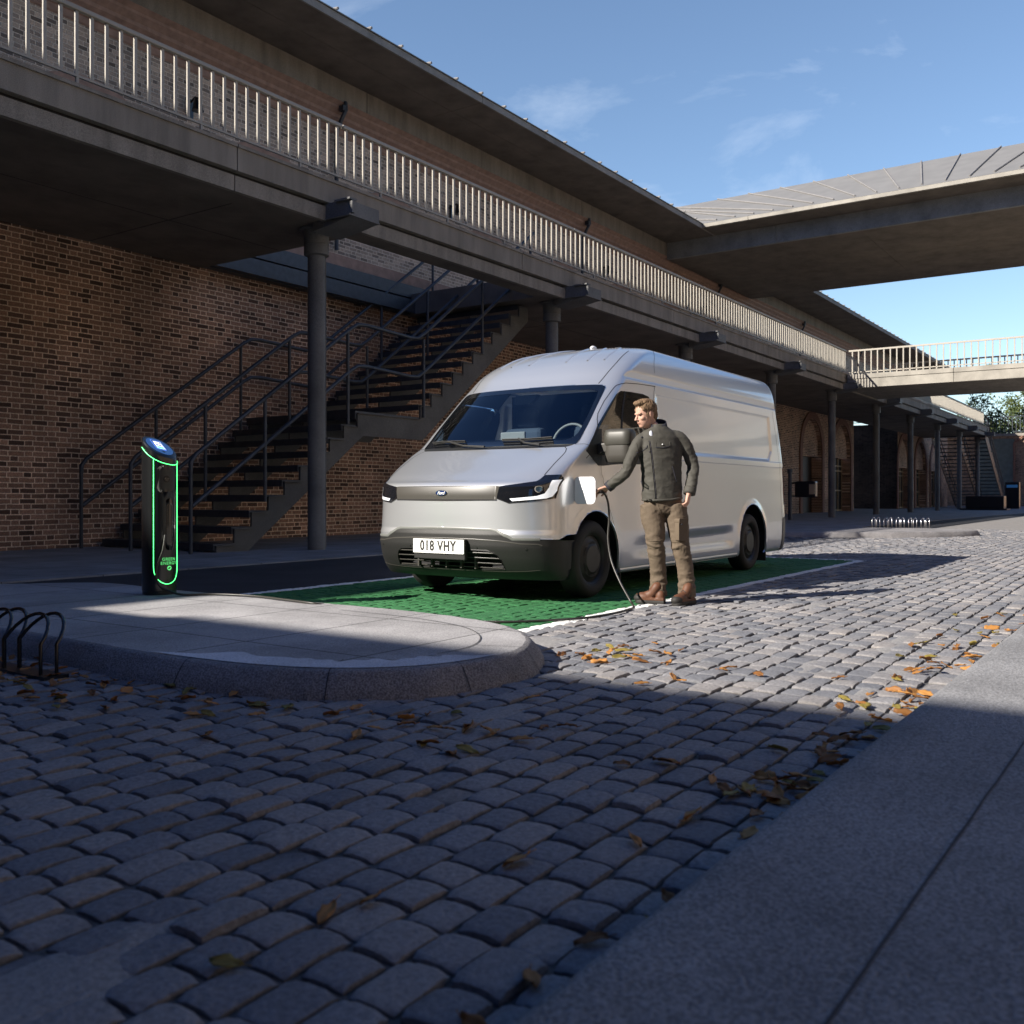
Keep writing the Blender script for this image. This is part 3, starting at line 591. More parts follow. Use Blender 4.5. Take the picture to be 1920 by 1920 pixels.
# railing sections
RY=11.66
r0=empty('railing',(4.12,RY,6.26),'x','railing')
m_=MB(); m_.box(4.13,11.81,RY-.035,RY+.035,7.23,7.29,.012); m_.build('top_rail',M['bal'],r0)
m_=MB(); m_.box(4.13,11.81,RY-.02,RY+.02,6.37,6.40); m_.build('bottom_rail',M['bal'],r0)
for k in range(4):
    m_=MB(); xx=4.12+.97+k*1.925; m_.box(xx-.018,xx+.018,RY-.018,RY+.018,6.26,6.37); m_.build('foot',M['bal'],r0)
bb=None
for k in range(36):
    xx=4.12+.11+k*.2139
    if bb is None:
        m_=MB(); m_.box(xx-.024,xx+.024,RY-.010,RY+.022,6.40,7.23,.008); bb=m_.build('baluster',M['bal'],r0)
    else:
        c=bb.copy(); col.objects.link(c); c.parent=r0; c.location=(k*.2139,0,0)
rl=['cream steel railing section at the top left corner of the photo','cream railing section over the column left of the van and above the staircase','cream railing section above the front half of the van','cream railing section on the walkway below the roof bridge','cream railing section ending where the footbridge begins']
for k in range(5):
    o=r0 if k==0 else copy_tree(r0); o.location=(4.12+7.7*k,RY,6.26); o['label']=rl[k]; o['group']='railing sections along the walkway edge'
r1=empty('railing',(49.,RY,6.26),'x','railing')
m_=MB(); m_.box(49.01,56.69,RY-.035,RY+.035,7.23,7.29); m_.box(49.01,56.69,RY-.02,RY+.02,6.37,6.40); m_.build('rail',M['bal'],r1)
m_=MB()
for k in range(52): m_.box(49+.08+k*.1475-.024,49+.08+k*.1475+.024,RY-.016,RY+.016,6.40,7.23)
m_.build('baluster_row',M['bal'],r1)
rl2=['railing section just past the footbridge, in shade','second railing section past the footbridge, partly sunlit','third railing section past the footbridge, sunlit','sunlit railing section at the far end of the walkway']
for k in range(4):
    o=r1 if k==0 else copy_tree(r1); o.location=(49+7.75*k,RY,6.26); o['label']=rl2[k]; o['group']='far railing sections beyond the footbridge'
# ================================================================ ROOF BRIDGE and FOOTBRIDGE
rb=empty('roof_bridge',(39.1,0,11.9),'wide covered roof bridge crossing the street at roof level with a pale sunlit edge','bridge')
YE=-14.5
m_=MB(); 
for a,b2 in ((-14.5,-7),(-6.98,1.0),(1.02,12.6),(12.62,14.41)): m_.box(33.40,33.55,a,b2,10.955,11.085)
m_.scale().build('roof_edge',M['edge_lit'],rb)
m_=MB(); m_.box(33.55,34.65,YE,16.4,10.945,11.0); m_.scale().build('soffit',M['conc_dk'],rb)
m_=MB()
for a,b2 in ((-14.5,-1.0),(-.98,12.0),(12.02,16.4)): m_.box(34.65,34.8,a,b2,10.3,10.945)
m_.scale().build('edge_beam',M['galv'],rb)
m_=MB()
for a,b2 in ((-14.5,2.0),(2.015,9.0),(9.015,16.4)):
    m_.box(34.8,38.9,a,b2,10.302,10.4); m_.box(38.915,43.9,a,b2,10.302,10.4)
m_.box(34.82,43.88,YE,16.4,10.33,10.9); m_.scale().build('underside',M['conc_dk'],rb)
m_=MB(); m_.add([(33.42,YE,11.095),(38,YE,13.39),(38,18.5,13.39),(33.42,14.4,11.095)],[(0,1,2,3)]); m_.add([(38,YE,13.39),(44.2,YE,11.1),(44.2,18.5,11.1),(38,18.5,13.39)],[(0,1,2,3)]); m_.add([(33.42,YE,11.09),(33.42,14.4,11.09),(44.2,18.5,11.09),(44.2,YE,11.09)],[(0,1,2,3)])
m_.scale().build('roof',M['roofsheet'],rb)
sb=MB()
for k in range(-3,22):
    yb=13.19-.7155*k; yt=19.68-1.336*k
    if k<=3: yt=[18.9,18.44,17.72,17.0,17.,17.,17.][k] if k>=0 and k<3 else yt
    if yb>14.3: continue
    yt=min(yt,18.3) if k>=0 else yt
    if yt<-14: yt=-14+(k*.01)
    sb.tube([(33.62,yb,11.225),(38,yt,13.42)],.028,6)
sb.scale().build('standing_seams',M['seam'],rb)
fb=empty('footbridge',(42.6,0,5.6),'concrete footbridge with open railings joining the walkway on the right','bridge')
m_=MB()
for a,b2 in ((-14.5,-4),(-3.98,4.0),(4.02,7.3),(7.32,11.55)):
    m_.box(42.45,42.6,a,b2,5.62,5.99); m_.box(42.42,42.6,a,b2,6.01,6.2)
m_.build('edge_beam',M['edge_lit'],fb)
m_=MB(); m_.box(42.6,48.2,-14.5,11.74,5.63,6.18); m_.build('deck_slab',M['conc'],fb)
for X_,nm in ((42.68,'near'),(48.1,'far')):
    m_=MB(); m_.box(X_-.03,X_+.03,-14.5,11.55,7.22,7.29); m_.box(X_-.02,X_+.02,-14.5,11.55,6.30,6.34); rr=m_.build('handrail',M['bal'],fb)
    n=0; bb=None
    yy=11.4
    m_=MB()
    if nm=='near':
        while yy>3.2:
            if bb is None:
                q=MB(); q.box(X_-.02,X_+.02,yy-.024,yy+.024,6.2,7.22); bb=q.build('baluster',M['bal'],fb); b0=yy
            else:
                c=bb.copy(); col.objects.link(c); c.parent=fb; c.location=(0,yy-b0,0)
            yy-=.262
    q=MB()
    while yy>-14: q.box(X_-.02,X_+.02,yy-.024,yy+.024,6.2,7.22); yy-=.262
    q.build('baluster_row',M['bal'],fb)
# ================================================================ STAIRCASES
def stair(label,mirror=False):
    Y0,Y1=12.96,16.14
    e=empty('staircase',(10,14.5,0),label,'staircase')
    steps=[]
    for i in range(10): steps.append((10.24+.37*i,.16+.27*i-.0))
    land=(13.57,15.45,2.60)
    up=[(15.45+.37*i,2.87+.27*i) for i in range(11)]
    M_=M
    t=MB()
    for X,z in steps[:-1]+up: 
        t.box(X-.03,X+.36,Y0+.03,Y1,z-.045,z,0); t.box(X-.03,X+.0,Y0+.03,Y1,z-.10,z-.045)
    t.box(9.62,10.24,Y0+.03,Y1,.0,.03)
    first=None
    for k,(X,z) in enumerate(steps[:-1]+up):
        q=MB(); q.box(X-.04,X+.36,Y0+.03,Y1,z-.04,z); q.box(X-.04,X-.01,Y0+.03,Y1,z-.12,z-.04); q.build('tread',M['steel'],e)
    q=MB(); q.box(land[0]-.04,land[1]+.02,Y0+.03,Y1,land[2]-.06,land[2]); q.box(land[0]-.04,land[0]-.01,Y0+.03,Y1,land[2]-.16,land[2]-.06); q.build('landing',M['steel'],e)
    for ys,nm in ((Y0,0),(14.45,1),(Y1-.06,2)):
        q=MB(); P=[]
        # saw tooth top edge
        for X,z in steps[:-1]:
            P+= [(X+.0,z-.27 if X>10.25 else 0.0),(X+.0,z-.045)]
        P+=[(land[0],steps[-2][1]-.045),(land[0],land[2]-.06)]
        for X,z in up: P+=[(X,z-.27-.05+.005),(X,z-.045)]
        P+=[(up[-1][0]+.37,up[-1][1]-.045),(up[-1][0]+.37,up[-1][1]-.35),(15.52,2.12),(13.72,2.12),(10.9,.02)]
        q.prism(P,'y',ys,ys+.045); q.build('stringer',M['stringer'],e)
        if nm==0:
            for X,z in steps[:-1]+up: pass
            for X,z in steps[:-1]+up: q=MB(); q.box(X-.02,X+.38,Y0-.03,Y0+.05,z-.045,z-.03); q.build('stringer_flange',M['stringer'],e)
            q=MB(); q.box(land[0],land[1],Y0-.03,Y0+.05,2.545,2.56); q.build('stringer_flange',M['stringer'],e)
    for yr,tilt in ((Y0-.02,0),(14.55,0),(Y1-.12,0)):
        f=MB()
        for hh,z0 in ((0,1.60),(1,.80)):
            pts=[(9.72,yr,z0-.25),(9.73,yr,z0-.1),(9.82,yr,z0+.02),(13.35,yr,z0+2.55),(13.55,yr,z0+2.66),(13.8,yr,z0+2.68),(15.1,yr,z0+2.62),(15.35,yr,z0+2.64),(15.6,yr,z0+2.80),(19.75,yr,z0+2.80+4.15*.73)]
            if hh: pts=pts[2:]; pts[0]=(9.74,yr,z0-.02)
            f.tube(pts,.037,10)
        f.build('handrail',M['steel'],e,smooth=True,autos=60)
        for X,zb in ((9.72,0.),(11.25,.86),(13.28,2.32),(15.53,2.6),(17.61,4.2),(19.6,5.6)):
            zt=1.60+(X-9.82)*.717 if X<13.5 else (4.24 if X<15.6 else 1.6+2.80+(X-15.6)*.73)
            if X<9.8: zt=1.5
            q=MB(); q.tube([(X,yr,zb),(X,yr,zt)],.033,10); q.build('post',M['steel'],e,smooth=True,autos=60)
    return e
st=stair('dark steel open riser staircase climbing beside the brick wall at the left of the van')
st2=empty('staircase',(86,13.5,0),'distant dark open riser staircase under the far end of the walkway','staircase')
n=20; 
for k in range(n):
    X=90.6-k*.5; z=.27+k*.28
    q=MB(); q.box(X-.3,X+.06,11.6,15.4,z-.07,z); q.build('tread',M['steel'],st2)
for ys in (11.6,13.5,15.35):
    q=MB(); q.prism([(91.1,0),(91.1,.25),(80.6,6.0),(80.3,5.7),(80.3,5.3),(90.3,.0)],'y',ys,ys+.05); q.build('stringer',M['steel'],st2)
    q=MB(); q.tube([(91.3,ys,.0),(91.3,ys,1.2),(80.5,ys,7.1)],.04,6); q.tube([(91.3,ys,.65),(80.5,ys,6.5)],.035,6); 
    for k in range(5): q.tube([(89.5-k*2.1,ys,.9+k*1.16),(89.5-k*2.1,ys,2.1+k*1.16)],.035,6)
    q.build('handrail',M['steel'],st2)
# ================================================================ END WALL, TREES, FAR THINGS
ew=empty('end_wall',(100,12,0),'low brick wall closing the far end of the street, with a coping and thin railing','wall')
q=MB(); q.box(100,100.6,-14,40,-.05,6.55); q.build('wall',M['brick_far'],ew)
q=MB(); q.box(99.85,100.8,-14,40,6.55,6.8); q.build('coping',M['conc'],ew)
q=MB(); q.box(99.9,100.0,12.0,15.2,1.0,6.3); q.build('render_panel',plain('greenish_render',(.15,.16,.13),.9,var=.15),ew)
q=MB(); q.tube([(99.8,12.0,1.5),(99.8,12.0,5.9),(99.7,11.6,6.2),(99.8,11.3,6.5)],.09,8); q.build('downpipe',M['arch'],ew)
q=MB(); q.box(100.1,100.16,-14,30,8.35,8.42); q.box(100.1,100.16,-14,30,6.95,7.0)
y_=-2.
while y_<24: q.box(100.1,100.15,y_-.03,y_+.03,6.8,8.4); y_+=.33
q.build('railing',M['steel'],ew)
def leafmat(name,a,b_):
    m,nt,b=newmat(name); N=nt.nodes.new; Lk=nt.links.new
    g=N('ShaderNodeNewGeometry'); n1=N('ShaderNodeTexNoise'); n1.inputs['Scale'].default_value=.8; n1.inputs['Detail'].default_value=5; Lk(g.outputs['Position'],n1.inputs['Vector'])
    r=ramp(nt,[(.35,a),(.65,b_)]); Lk(n1.outputs[0],r.inputs[0]); Lk(r.outputs[0],b.inputs['Base Color']); b.inputs['Roughness'].default_value=.6
    tr=N('ShaderNodeBsdfTranslucent'); Lk(r.outputs[0],tr.inputs[0]); ms=N('ShaderNodeMixShader'); ms.inputs[0].default_value=.35; Lk(b.outputs[0],ms.inputs[1]); Lk(tr.outputs[0],ms.inputs[2])
    o=[x for x in nt.nodes if x.type=='OUTPUT_MATERIAL'][0]; Lk(ms.outputs[0],o.inputs[0]); return m
M['leaf']=leafmat('green_foliage',(.05,.085,.02),(.15,.17,.045))
M['bark']=plain('bark',(.07,.055,.04),.9)
def tree(x,y,h,r,label,n=3600,seed=1,ls=.34):
    rnd=random.Random(seed); e=empty('tree',(x,y,0),label,'tree','trees beyond the end wall')
    q=MB(); q.tube([(x,y,0),(x+.1,y,h*.3),(x-.1,y+.1,h*.6),(x,y,h*.85)],[.35,.28,.18,.06],8)
    for k in range(9):
        a=rnd.uniform(0,6.28); z=h*rnd.uniform(.3,.65); q.tube([(x,y,z),(x+r*.4*math.cos(a),y+r*.4*math.sin(a),z+h*.12),(x+r*.75*math.cos(a),y+r*.75*math.sin(a),z+h*.2)],[.13,.09,.03],6)
    q.build('trunk',M['bark'],e,smooth=True)
    q=MB(); cl=[]
    for k in range(46):
        a=rnd.uniform(0,6.28); b_=rnd.uniform(-1,1); rr=rnd.random()**.45
        cl.append((x+r*rr*math.cos(a)*math.sqrt(1-b_*b_*.6),y+r*rr*math.sin(a)*math.sqrt(1-b_*b_*.6),h*.66+h*.34*b_*rr,rnd.uniform(.5,1.25)*r*.26))
    for i in range(n):
        c=cl[rnd.randrange(len(cl))]; d=Vector((rnd.gauss(0,1),rnd.gauss(0,1),rnd.gauss(0,.75))).normalized()*c[3]*rnd.random()**.4
        p=Vector(c[:3])+d; u=Vector((rnd.gauss(0,1),rnd.gauss(0,1),rnd.gauss(0,1))).normalized(); v=u.orthogonal().normalized(); s_=ls*rnd.uniform(.6,1.3)
        q.add([p-u*s_*.6,p+v*s_*.28,p+u*s_*.6,p-v*s_*.28],[(0,1,2,3)])
    q.build('crown',M['leaf'],e)
tree(113,12.5,14.5,5.2,'tall yellow green tree beyond the end wall at the right edge',9500,3,.30)
tree(125,17.5,11.5,4.5,'lower green tree behind the end wall, next to the walkway end',6000,5,.28)
tree(120,6.0,13.5,5.0,'green tree half cut off by the right edge of the photo',6500,9,.3)
e=empty('kiosk',(76.6,9.2,0),'tall black information totem with a blue glowing strip, beside the far bench','kiosk')
q=MB(); q.box(76.3,76.9,8.85,9.75,.05,1.95,.02); q.build('body',M['black'],e)
q=MB(); q.box(76.27,76.295,8.95,9.65,1.55,1.75); q.build('screen',plain('blue_screen',(.02,.08,.2),.3,emit=(.02,.08,.2),es=.25),e)
e=empty('bench',(71,9.9,0),'low black solid bench block in front of the far staircase','bench')
q=MB(); q.box(69.9,71.0,9.0,11.3,.12,.95,.03); q.build('seat_block',M['black'],e)
q=MB(); q.box(69.6,71.3,8.8,11.6,.0,.12); q.build('plinth',M['black'],e)
# post with box by the wall right of the van
e=empty('parking_post',(37,12.2,0),'thin dark post with a bulky box on its right side, beside the brick wall','post')
q=MB(); q.cyl(36.8,12.2,0,1.86,.075,12); q.cyl(36.8,12.2,1.86,2.0,.10,12); q.build('post',M['steel'],e,smooth=True,autos=40)
q=MB(); q.box(36.72,37.05,11.2,12.0,.90,1.52,.05); q.tube([(36.85,12.2,.95),(36.85,11.6,.95)],.03,6); q.tube([(36.85,12.2,1.45),(36.85,11.6,1.45)],.03,6); q.build('box',M['black'],e)
q=MB(); q.box(36.69,36.72,11.22,11.42,1.02,1.4); q.build('notice',M['frame_warm'],e)
# ================================================================ BUILDINGS OUT OF FRAME that shade and mirror in the van
ob=empty('opposite_building',(20,-14.5,0),'brick building on the other side of the street, out of frame','building')
q=MB(); wall_openings(q,-14,70,0,13.5,-14.2,[(6+7.7*k,1.9,3.4) for k in range(8)],-.5); q.build('wall',M['brick_opp'],ob)  # wall height raised to cut off more sky light
q=MB(); q.box(-14,70,-15.3,-14.75,0,9); q.build('shutters',M['doorwood'],ob)
q=MB(); q.box(-14,70,-16,-12.6,13.5,13.9); q.build('roof',M['conc'],ob)
bc=empty('roof_bridge',(-12,0,10.3),'covered roof bridge behind the viewer that shades the foreground','bridge')
q=MB(); q.box(-19.5,-11.62,-14.6,14.4,10.3,11.08); q.build('deck',M['conc_dk'],bc)
q=MB(); q.box(-10.3,-4.75,-14.6,11.6,5.63,6.2); q.build('sky_block_deck',M['conc_dk'],bc)  # unseen deck added to block sky light over the foreground
bk=empty('brick_building',(-20,0,0),'brick building closing the street behind the viewer','building')
q=MB(); q.box(-21,-20,-14,20,-.05,13); q.build('wall',M['brick_y'],bk)  # unseen wall, made taller so less sky reaches the shade
# ================================================================ BICYCLE RACKS
def rack(name,x,ys,h,span,r,mat,label,bar=True,dx=.055,base=0.,ang=0,grp=None):
    e=empty('bicycle_rack',(x,ys[0],base),label,'bicycle rack',grp)
    for yy in ys:
        q=MB()
        for k,(o,o2) in enumerate(((0,0),(-dx,.055))):
            c=yy+o2; pts=[(x+o,c,base)]
            for a in range(0,13):
                t=math.pi*a/12; pts.append((x+o+(.10*math.sin(t)),c+span*.5-span*.5*math.cos(t),base+h*.55+h*.45*math.sin(t)))
            pts.append((x+o,c+span,base)); q.tube(pts,r,10)
        q.build('hoop',mat,e,smooth=True,autos=60)
    if bar:
        q=MB(); q.box(x-.09,x+.045,ys[0]-.04,ys[-1]+span+.1,base,base+.018); q.build('base_bar',M['black'],e)
    return e
M['hoop']=plain('glossy_black_tube',(.02,.02,.022),.22,metal=.6,coat=.6)
M['chrome']=plain('bright_steel_tube',(.42,.42,.43),.22,metal=1)
rack('bicycle_rack',2.775,[4.80,5.17,5.54,5.91],.315,.36,.0095,M['hoop'],'black low bicycle rack of looped tubes on the setts at the left edge')
for k in range(5):
    p=z_=[(25.726,6.417),(25.906,6.155),(26.10,5.87),(26.28,5.61),(26.455,5.357)][k]
    e=empty('bicycle_hoop',(25.95,6.40-.29*k,.125),['leftmost shiny steel bicycle hoop pair on the far kerbed island','second shiny bicycle hoop pair from the left on the far island','middle shiny bicycle hoop pair of five on the far island','fourth shiny bicycle hoop pair from the left on the far island','rightmost shiny steel bicycle hoop pair on the far kerbed island'][k],'bicycle rack','shiny bicycle hoops on the far island')
    y0=6.42-.30*k
    for dy in (0,.115):
        q=MB(); pts=[(25.9,y0-dy,.12)]
        for a in range(9):
            t=math.pi*a/8; pts.append((25.9+.05*math.sin(t),y0-dy-.04+.04*math.cos(t),.12+.20+.07*math.sin(t)))
        pts.append((25.9,y0-dy-.08,.12)); q.tube(pts,.010,8); q.build('hoop',M['chrome'],e,smooth=True,autos=60)
# ================================================================ CHARGER
CGX,CGY,CGZ=4.945,6.995,.13
fa=math.atan2(-CGY,-CGX)+R(28) # facing direction of the front panel
M['led']=plain('green_led',(.3,1,.4),.4,emit=(.06,1,.17),es=3.6)
M['ledtext']=plain('green_lettering',(.1,.5,.15),.5,emit=(.12,.75,.2),es=.55)
M['chblack']=plain('charger_black',(.006,.007,.008),.28,coat=.5)
M['chface']=plain('charger_face',(.004,.005,.005),.22,coat=.8)
M['chgrey']=plain('charger_recess',(.02,.02,.018),.45)
ce=empty('charging_point',(CGX,CGY,CGZ),'slim black charging bollard with green light strips and a slanted screen on top','charging point')
RC=.135; fd=Vector((math.cos(fa),math.sin(fa),0)); sd=Vector((-math.sin(fa),math.cos(fa),0))
# slanted top: low at the front
def topz(p): return 1.235+ -.0 - .42*(fd.dot(p)/ .27)*.42 -.05*sd.dot(p)/.27
def cyr(rad,zf,n=64,sq=2.35):
    o=[]
    for k in range(n):
        t=2*math.pi*k/n; c,s_=math.cos(t),math.sin(t)
        u=math.copysign(abs(c)**(2/sq),c)*rad; v=math.copysign(abs(s_)**(2/sq),s_)*rad
        p=fd*u+sd*v; o.append((CGX+p.x,CGY+p.y,zf(p)))
    return o
q=MB(); q.rings([cyr(RC*.97,lambda p:CGZ),cyr(RC*.97,lambda p:CGZ+.03),cyr(RC,lambda p:CGZ+.035),cyr(RC,lambda p:CGZ+topz(p)-.075),cyr(RC,lambda p:CGZ+topz(p)-.06)],cap=True)
q.build('housing',M['chblack'],ce,smooth=True,autos=35)
q=MB(); q.rings([cyr(RC*.985,lambda p:CGZ+topz(p)-.062),cyr(RC*.985,lambda p:CGZ+topz(p)-.012),cyr(RC*.93,lambda p:CGZ+topz(p))]); q.build('head',M['chblack'],ce,smooth=True,autos=35)
def onc(ang,z,off=0.001):
    c,s_=math.cos(ang),math.sin(ang); r_=(RC+off)/((abs(c)**2.35+abs(s_)**2.35)**(1/2.35)); p=fd*(r_*c)+sd*(r_*s_); return Vector((CGX+p.x,CGY+p.y,z))
def ptop(ang,off): 
    p=onc(ang,0,off)-Vector((CGX,CGY,0)); return CGZ+topz(p)-.062
q=MB(); q.tube([onc(a,ptop(a,0),.001) for a in np.linspace(-1.9,1.9,60)],.0020,6)
q.build('light_ring',M['led'],ce)
h_=R(47)
q=MB(); pts=[onc(-h_,ptop(-h_,0)-.005)]+[onc(-h_,z) for z in np.linspace(1.2,.36,6)]
for k in range(1,16):
    t=math.pi*k/15; pts.append(onc(-h_*math.cos(t),.36-.14*math.sin(t)))
pts+=[onc(h_,z) for z in np.linspace(.37,1.2,6)]+[onc(h_,ptop(h_,0)-.005)]
q.tube(pts,.0020,6); q.build('light_strip',M['led'],ce)
# recess with socket, cable slot
def patch(a0,a1,z0,z1,rb,off,nseg=14):
    pts=rrect(a0,a1,z0,z1,rb,5); c=((a0+a1)/2,(z0+z1)/2)
    q=MB(); vs=[];
    for s_ in (1,.75,.5,.25): vs.append([onc((c[0]+(p[0]-c[0])*s_)/RC*1.0,c[1]+(p[1]-c[1])*s_,off) for p in pts])
    q.rings(vs,cap=True); return q
patch(-.085,.088,.98,1.20,.04,.002).build('socket_recess',M['chgrey'],ce,smooth=True)
patch(-.050,.06,.55,.985,.03,.0015).build('holster_slot',M['chgrey'],ce,smooth=True)
patch(-.018,.05,.50,.93,.03,.0025).build('holster_slot',M['chface'],ce,smooth=True)
q=MB(); 
c0_=onc(-.01/RC,1.09,.004); q.tube([c0_-fd*.004,c0_+fd*.004],.026,16); so_=q.build('socket',M['chface'],ce,smooth=True,autos=40)
q=MB()
for dx,dz in ((-.014,.006),(0,.006),(.014,.006),(-.007,-.008),(.007,-.008)):
    q.tube([c0_+sd*dx+Vector((0,0,dz))+fd*.003,c0_+sd*dx+Vector((0,0,dz))+fd*.006],.0028,6)
q.build('pins',M['chrome'],so_)
# lettering on the face
cc=onc(.012/RC,0,.004); cc0=Vector((cc.x,cc.y,0))
for body,zz in (('GREEN',.425),('ENERGY',.392)):
    me=text_mesh(body,.036,ext=.0004,bold=.0,space=1.12)
    for v in me.vertices:
        a=(.012+v.co.x)/RC*.97; p=onc(a,zz+v.co.y,.0035+v.co.z); v.co=(p.x-CGX,p.y-CGY,p.z-CGZ)
    me.materials.append(M['ledtext']); o=bpy.data.objects.new('lettering',me); col.objects.link(o); o.parent=ce
q=MB(); disc=[];leafp=[]
for k in range(24):
    t=2*math.pi*k/24; disc.append(onc((.014+.019*math.cos(t))/RC,.352+.019*math.sin(t),.003))
q.add(disc,[tuple(range(24))]); lg=q.build('leaf_logo',M['ledtext'],ce)
q=MB(); lp=[]
for k in range(16):
    t=2*math.pi*k/16; u=.012*math.cos(t); v=.006*math.sin(t)*(1-.3*math.cos(t)); lp.append(onc((.014+u*.8-v*.6)/RC,.352+u*.6+v*.8,.0042))
q.add(lp,[tuple(range(16))]); q.build('leaf',M['chface'],lg)
# screen on the slanted top
def topm(u,v,dz):
    p=fd*(-v)+sd*(u); return Vector((CGX+p.x,CGY+p.y,CGZ+topz(p)+dz))   # u right, v up the slope
M['scr']=plain('screen_blue',(.01,.03,.09),.15,coat=1,emit=(.01,.045,.15),es=.7)
M['scrw']=plain('screen_white',(.8,.8,.9),.4,emit=(.75,.8,1),es=.9)
M['scrg']=plain('screen_green',(.1,.8,.3),.4,emit=(.1,.9,.35),es=.9)
M['scrl']=plain('screen_line',(.1,.2,.6),.4,emit=(.1,.22,.8),es=.8)
q=MB(); q.add([topm(.108*math.cos(2*math.pi*k/40),.108*math.sin(2*math.pi*k/40),.002) for k in range(40)],[tuple(range(40))]); sn=q.build('screen',M['scr'],ce)
q=MB(); q.add([topm(a,b_,.004) for a,b_ in rrect(-.05,.042,-.048,.078,.012)],[tuple(range(24))]); q.build('screen_panel',M['scrl'],sn)
q=MB(); q.add([topm(a,b_,.0045) for a,b_ in rrect(-.046,.038,-.044,.074,.010)],[tuple(range(24))]); q.build('screen_field',M['scr'],sn)
def sq(x0,x1,y0,y1,m,dz): 
    q=MB(); q.add([topm(a,b_,dz) for a,b_ in ((x0,y0),(x1,y0),(x1,y1),(x0,y1))],[(0,1,2,3)]); q.build('screen_icon',m,sn)
sq(-.030,.024,.045,.060,M['scrw'],.005); sq(-.034,.030,-.036,.038,M['scrw'],.005); sq(-.030,.026,-.033,-.008,M['scrg'],.0055); sq(-.024,-.006,.0,.022,M['scr'],.0055); sq(.002,.02,.0,.022,M['scr'],.0055); sq(.034,.037,-.04,.07,M['scrw'],.0055)
q=MB(); q.add([topm(.0+.013*math.cos(2*math.pi*k/16),-.072+.013*math.sin(2*math.pi*k/16),.004) for k in range(16)],[tuple(range(16))]); q.build('button',M['chface'],sn)
# ================================================================ VAN
CY=5.45
# z, half width, Xfront, D front, Xrear, n
LV=[(0.20,1.000,7.02,.28,13.10,2.6),(0.24,1.015,6.95,.36,13.17,2.6),(0.30,1.022,6.88,.42,13.20,2.6),(0.42,1.030,6.81,.48,13.22,2.6),
(0.52,1.032,6.785,.50,13.22,2.6),(0.60,1.032,6.785,.51,13.22,2.6),(0.66,1.030,6.80,.51,13.22,2.6),(0.80,1.026,6.797,.53,13.21,2.6),
(0.95,1.022,6.795,.54,13.20,2.6),(1.03,1.021,6.808,.52,13.19,2.6),(1.065,1.021,6.835,.49,13.19,2.6),(1.095,1.021,6.895,.44,13.19,2.6),
(1.16,1.021,7.02,.36,13.18,2.7),(1.25,1.020,7.205,.26,13.17,2.8),(1.33,1.020,7.37,.21,13.16,2.9),(1.40,1.018,7.52,.17,13.15,3.0),
(1.44,1.015,7.60,.16,13.15,3.0),(1.60,1.003,7.77,.18,13.13,3.0),(1.80,.985,7.965,.22,13.10,2.9),(2.02,.965,8.19,.26,13.06,2.8),
(2.12,.957,8.30,.29,13.04,2.8),(2.23,.948,8.42,.32,13.02,2.8),(2.33,.932,8.55,.37,13.00,2.7),(2.43,.902,8.73,.42,12.97,2.6),
(2.50,.855,8.91,.46,12.93,2.6),(2.54,.78,9.05,.48,12.85,2.6),(2.567,.66,9.18,.45,12.7,2.6),(2.588,.48,9.33,.36,12.5,2.6),(2.602,.22,9.5,.2,12.2,2.6)]
DR=.16
N_L=len(LV)
_lc={}
def lvl(t):
    k=round(t,6)
    if k not in _lc: _lc[k]=_lvl(t)
    return _lc[k]
def _lvl(t):
    # catmull-rom monotone-ish interpolation over index t in 
    i=min(max(int(t),0),N_L-2);u=t-i
    p0=LV[max(i-1,0)];p1=LV[i];p2=LV[i+1];p3=LV[min(i+2,N_L-1)]
    out=[]
    for k in range(6):
        # finite difference tangents scaled by non-uniform z spacing
        h0=p1[0]-p0[0] or (p2[0]-p1[0]);h1=p2[0]-p1[0];h2=p3[0]-p2[0] or h1
        d0=(p1[k]-p0[k])/h0 if p1 is not p0 else (p2[k]-p1[k])/h1
        d1=(p2[k]-p1[k])/h1
        d2=(p3[k]-p2[k])/h2 if p3 is not p2 else d1
        def m(a,b):
            return 0. if a*b<=0 else 2*a*b/(a+b)
        m1=m(d0,d1)*h1;m2=m(d1,d2)*h1
        if k==0:m1=m2=h1
        out.append((2*u**3-3*u*u+1)*p1[k]+(u**3-2*u*u+u)*m1+(-2*u**3+3*u*u)*p2[k]+(u**3-u*u)*m2)
    return out
def t_of_z(z):
    for i in range(N_L-1):
        if LV[i][0]<=z<=LV[i+1][0]: return i+(z-LV[i][0])/(LV[i+1][0]-LV[i][0])
    return 0. if z<LV[0][0] else N_L-1.
def sm(a,b,x):
    x=min(max((x-a)/(b-a),0),1);return x*x*(3-2*x)
